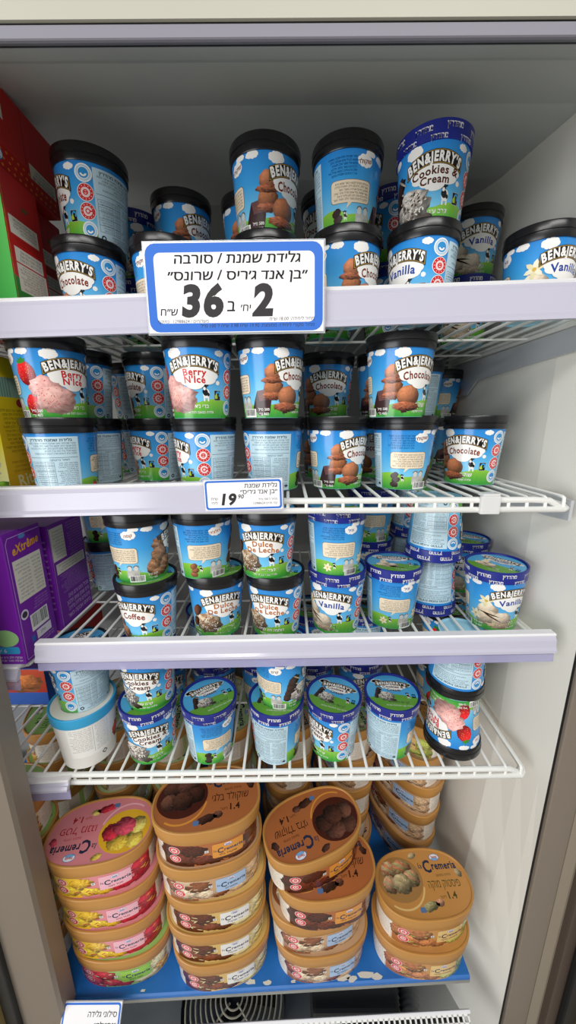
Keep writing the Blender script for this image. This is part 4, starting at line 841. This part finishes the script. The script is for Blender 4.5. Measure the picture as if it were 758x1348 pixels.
def s_purple_a(A, w_, h):
    A.rect(4, 4, 4.8, h - 14, 'd9b8ea', 0); A.rect(4, 4, w_ - 3, 4.8, 'd9b8ea', 0); A.poly([(4, h - 14), (9, h - 6), (w_ - 3, h - 6), (w_ - 3, h - 6.8), (9.4, h - 6.8), (4.8, h - 14.4)], 'd9b8ea', 0)
    A.text('eXtrême', w_ * .54, h - 31, 19, 'f0a92a', 1, bold=.03, shear=.2, rot=6, fit=w_ * .74); A.ell(w_ * .48, h - 10, 7, 3.4, '5a8fd0', 1)
    A.rect(10, h * .47, w_ - 8, h - 42, CREAM, 0); A.lines(13, w_ * .55, h * .49, h - 46, 10, '4b4452', 1, 101, 4); A.lines(w_ * .6, w_ - 11, h * .49, h - 46, 10, '4b4452', 1, 102, 4)
    A.lines(w_ * .45, w_ - 8, h * .36, h * .45, 4, 'c7a3dc', 1, 103, 3.6); A.ell(15, h * .37, 8, 8, 'e0d8ea', 0); A.ell(15, h * .37, 5.5, 5, '3f3a46', 1)
    A.barcode(24, h * .20, w_ - 14, h * .335, 1, 104); A.rect(32, h * .115, w_ - 12, h * .185, 'efe9f2', 0); A.text('חלב', w_ - 32, h * .14, 7, '333333', 1, heb=True); A.rect(20, h * .12, 27, h * .17, '2f6fc8', 0); A.lines(30, w_ - 8, h * .06, h * .105, 2, 'd9b8ea', 1, 105, 4)
def f_purple(A, w_, h):
    for k in range(7): A.blob(w_ * .45, h * .25 + k * 20, 30 - k * 2, 18, '8a46b4' if k % 2 else '9b58c4', k % 3, 200 + k, .1, .06, amb=.75)
    A.text('eXtrême', w_ * .5, h - 40, 30, 'f0a92a', 4, bold=.03, shear=.2, fit=w_ * .8); A.rrect(w_ - 62, 18, w_ - 6, 30, 3, '3aa6dc', 4); A.text('6 יח׳', w_ - 34, 20.5, 9, 'f4f4f4', 5, heb=True); A.ell(w_ - 24, 44, 20, 14, '9fd08a', 4); A.lines(w_ - 60, w_ - 4, 4, 15, 2, 'f0e6f6', 4, 106, 5)
def s_purple_b(A, w_, h):
    A.rect(3, 3, 3.7, h - 4, 'd9b8ea', 0); A.rect(5, h * .66, w_ * .42, h - 6, CREAM, 0); A.lines(8, w_ * .4, h * .68, h - 10, 9, '5a5360', 1, 111, 3.6); A.lines(w_ * .48, w_ - 4, h * .64, h - 4, 13, 'c7a3dc', 1, 112, 3.6)
    A.rect(9, h * .53, w_ - 6, h * .63, CREAM, 0); A.lines(14, w_ - 10, h * .545, h * .62, 3, '5a5360', 1, 113, 4.4); A.lines(12, w_ - 4, h * .33, h * .52, 10, 'c7a3dc', 1, 114, 3.6); A.lines(18, w_ - 6, h * .06, h * .31, 4, 'd9c4e6', 1, 115, 11)
def f_plain(A, w_, h): A.lines(w_ * .6, w_ - 6, h * .2, h * .9, 12, 'd9c4e6', 0, 116, 5)
Z3L = zz(-.3545)
carton('cone_carton', -.56, -.399, .482, .560, Z3L, .203, M['card_purple'], 'purple cone carton with orange lettering and barcode on its narrow side', s_purple_a, f_purple)
carton('cone_carton', -.54, -.398, .574, .674, Z3L, .190, M['card_purple'], 'darker purple carton with cream label blocks behind the barcode carton', s_purple_b, f_plain)
carton('cone_carton', -.72, -.565, .486, .566, Z3L, .200, M['card_purple'], 'purple carton mostly out of the picture beside the barcode carton', None, f_purple)

def s_yellow(A, w_, h):
    A.quadgrad(0, 1, w_, h - 1, 'd8a21a', 'e6d21a', 0); A.rect(2, h * .72, w_ - 4, h * .86, '8fb0a0', 1)
    for k in range(6): A.rect(6 + k * 5, h * .72, 8 + k * 5, h * .86, '5f8a86', 2)
    A.lines(6, w_ - 4, h * .28, h * .64, 12, '6a4a10', 2, 121, 5); A.ell(w_ * .6, h * .68, 8, 6, 'a02c2c', 2); A.text('Rita', w_ * .5, h * .06, 26, 'e8d9a0', 2, bold=.02, rot=8) ; A.lines(6, w_ - 4, h * .16, h * .26, 3, '8a6010', 2, 122, 5)
def f_yellow(A, w_, h): A.quadgrad(0, 1, w_, h * .4, 'eef2c0', 'f0dc30', 0); A.quadgrad(0, h * .4, w_, h - 1, 'f0dc30', 'e8cc18', 0); A.rect(w_ * .3, h * .72, w_, h * .86, '9ab8a8', 1); A.blob(w_ * .7, h * .22, 40, 24, 'f6f4d0', 1, 130, .05, .03, amb=.8); A.blob(w_ * .85, h * .04, 30, 14, '8fc63e', 2, 131, .1, .08)
carton('cone_carton', -.56, -.400, .518, .600, SHELF[2], .192, M['card_yellow'], 'yellow ice cream carton at the end of the second shelf', s_yellow, f_yellow)

def s_red_upright(A, w_, h):
    A.poly([(0, 1), (w_, 1), (w_, h * .22), (0, h * .32)], '2f8a34', 0); A.rect(2, h * .02, 2.6, h - 4, 'd9b24a', 1)
    A.rect(8, h * .60, w_ - 10, h * .72, CREAM, 1); A.lines(11, w_ - 14, h * .62, h * .71, 4, '5a5048', 2, 141, 4); A.rect(10, h * .42, w_ - 8, h * .52, CREAM, 1); A.lines(16, w_ - 12, h * .43, h * .51, 3, '5a5048', 2, 142, 5); A.rect(10, h * .22, w_ - 4, h * .41, CREAM, 1); A.lines(13, w_ - 8, h * .23, h * .40, 9, '5a5048', 2, 143, 3.6)
    A.rect(w_ * .5, h * .80, w_ * .66, h * .83, '6a5a3a', 1); A.lines(12, w_ - 12, h * .54, h * .59, 2, '8a1512', 1, 144, 4); A.ell(w_ * .62, h * .11, 19, 19, CREAM, 1); oval_logo(A, w_ * .62, h * .11, 1.5, 2)
def f_green(A, w_, h): A.quadgrad(0, 1, w_, h - 1, '3fae49', '5fc05a', 0); A.blob(w_ * .5, h * .5, 50, 40, '8fd070', 1, 150, .05, .04, amb=.7)
def s_red_lying(A, w_, h):
    A.quadgrad(0, 1, w_, h * .3, 'b01a16', 'c8201c', 0)
    for i in range(15):
        for j in range(3): A.ell(6 + i * (w_ - 10) / 15 + (j % 2) * 4, 6 + j * 9, 2.2, 1.6, 'e8862a', 1, 8)
    oval_logo(A, 34, 17, 1.9, 2); A.poly([(22, h - 32), (62, h - 38), (62, h - 22), (22, h - 14)], CREAM, 1); A.lines(26, 58, h - 32, h - 22, 3, '5a5048', 2, 151, 4); A.rect(5, h - 42, 13, h - 12, CREAM, 1); A.rect(w_ * .62, 22, w_ - 6, 40, CREAM, 1); A.lines(w_ * .64, w_ - 10, 24, 38, 3, '5a5048', 2, 152, 4)
    A.rect(w_ * .58, 0.5, w_ * .585, h - 1, '7a100e', 1)
c = carton('cone_carton', -.50, -.3525, .530, .603, SHELF[1] - .0075, .176, M['card_red'], 'upright red and green carton standing on the topmost shelf', s_red_upright, f_green)
carton('cone_carton', -.53, -.3555, .500, .668, SHELF[1] + .1700, .098, M['card_red'], 'red carton with orange dots lying across the upright red and green one', s_red_lying, None)
carton('cone_carton', -.50, -.372, .612, .690, SHELF[1] - .0075, .176, M['card_red'], 'second red carton standing behind the upright red and green one', s_red_upright, None)

def s_blue(A, w_, h): A.quadgrad(0, 1, w_, h - 1, '1a4fa8', '2a68c4', 0)
def f_orange(A, w_, h):
    A.quadgrad(0, h * .35, w_, h - 1, 'b5341a', 'd8502a', 0)
    for k in range(4): A.blob(w_ * (.2 + .22 * k), h * .6, 40, 20, 'e0803a', 1, 160 + k, .1, .1, amb=.6)
carton('popsicle_carton', -.84, -.505, .648, .800, SHELF[4], .086, M['card_blue'], 'blue carton with an orange picture lying behind the white tub', s_blue, f_orange)
carton('popsicle_carton', -.84, -.470, .690, .830, SHELF[4] + .0875, .060, M['card_red'], 'red carton on top of the blue one, lowest wire shelf', None, None)
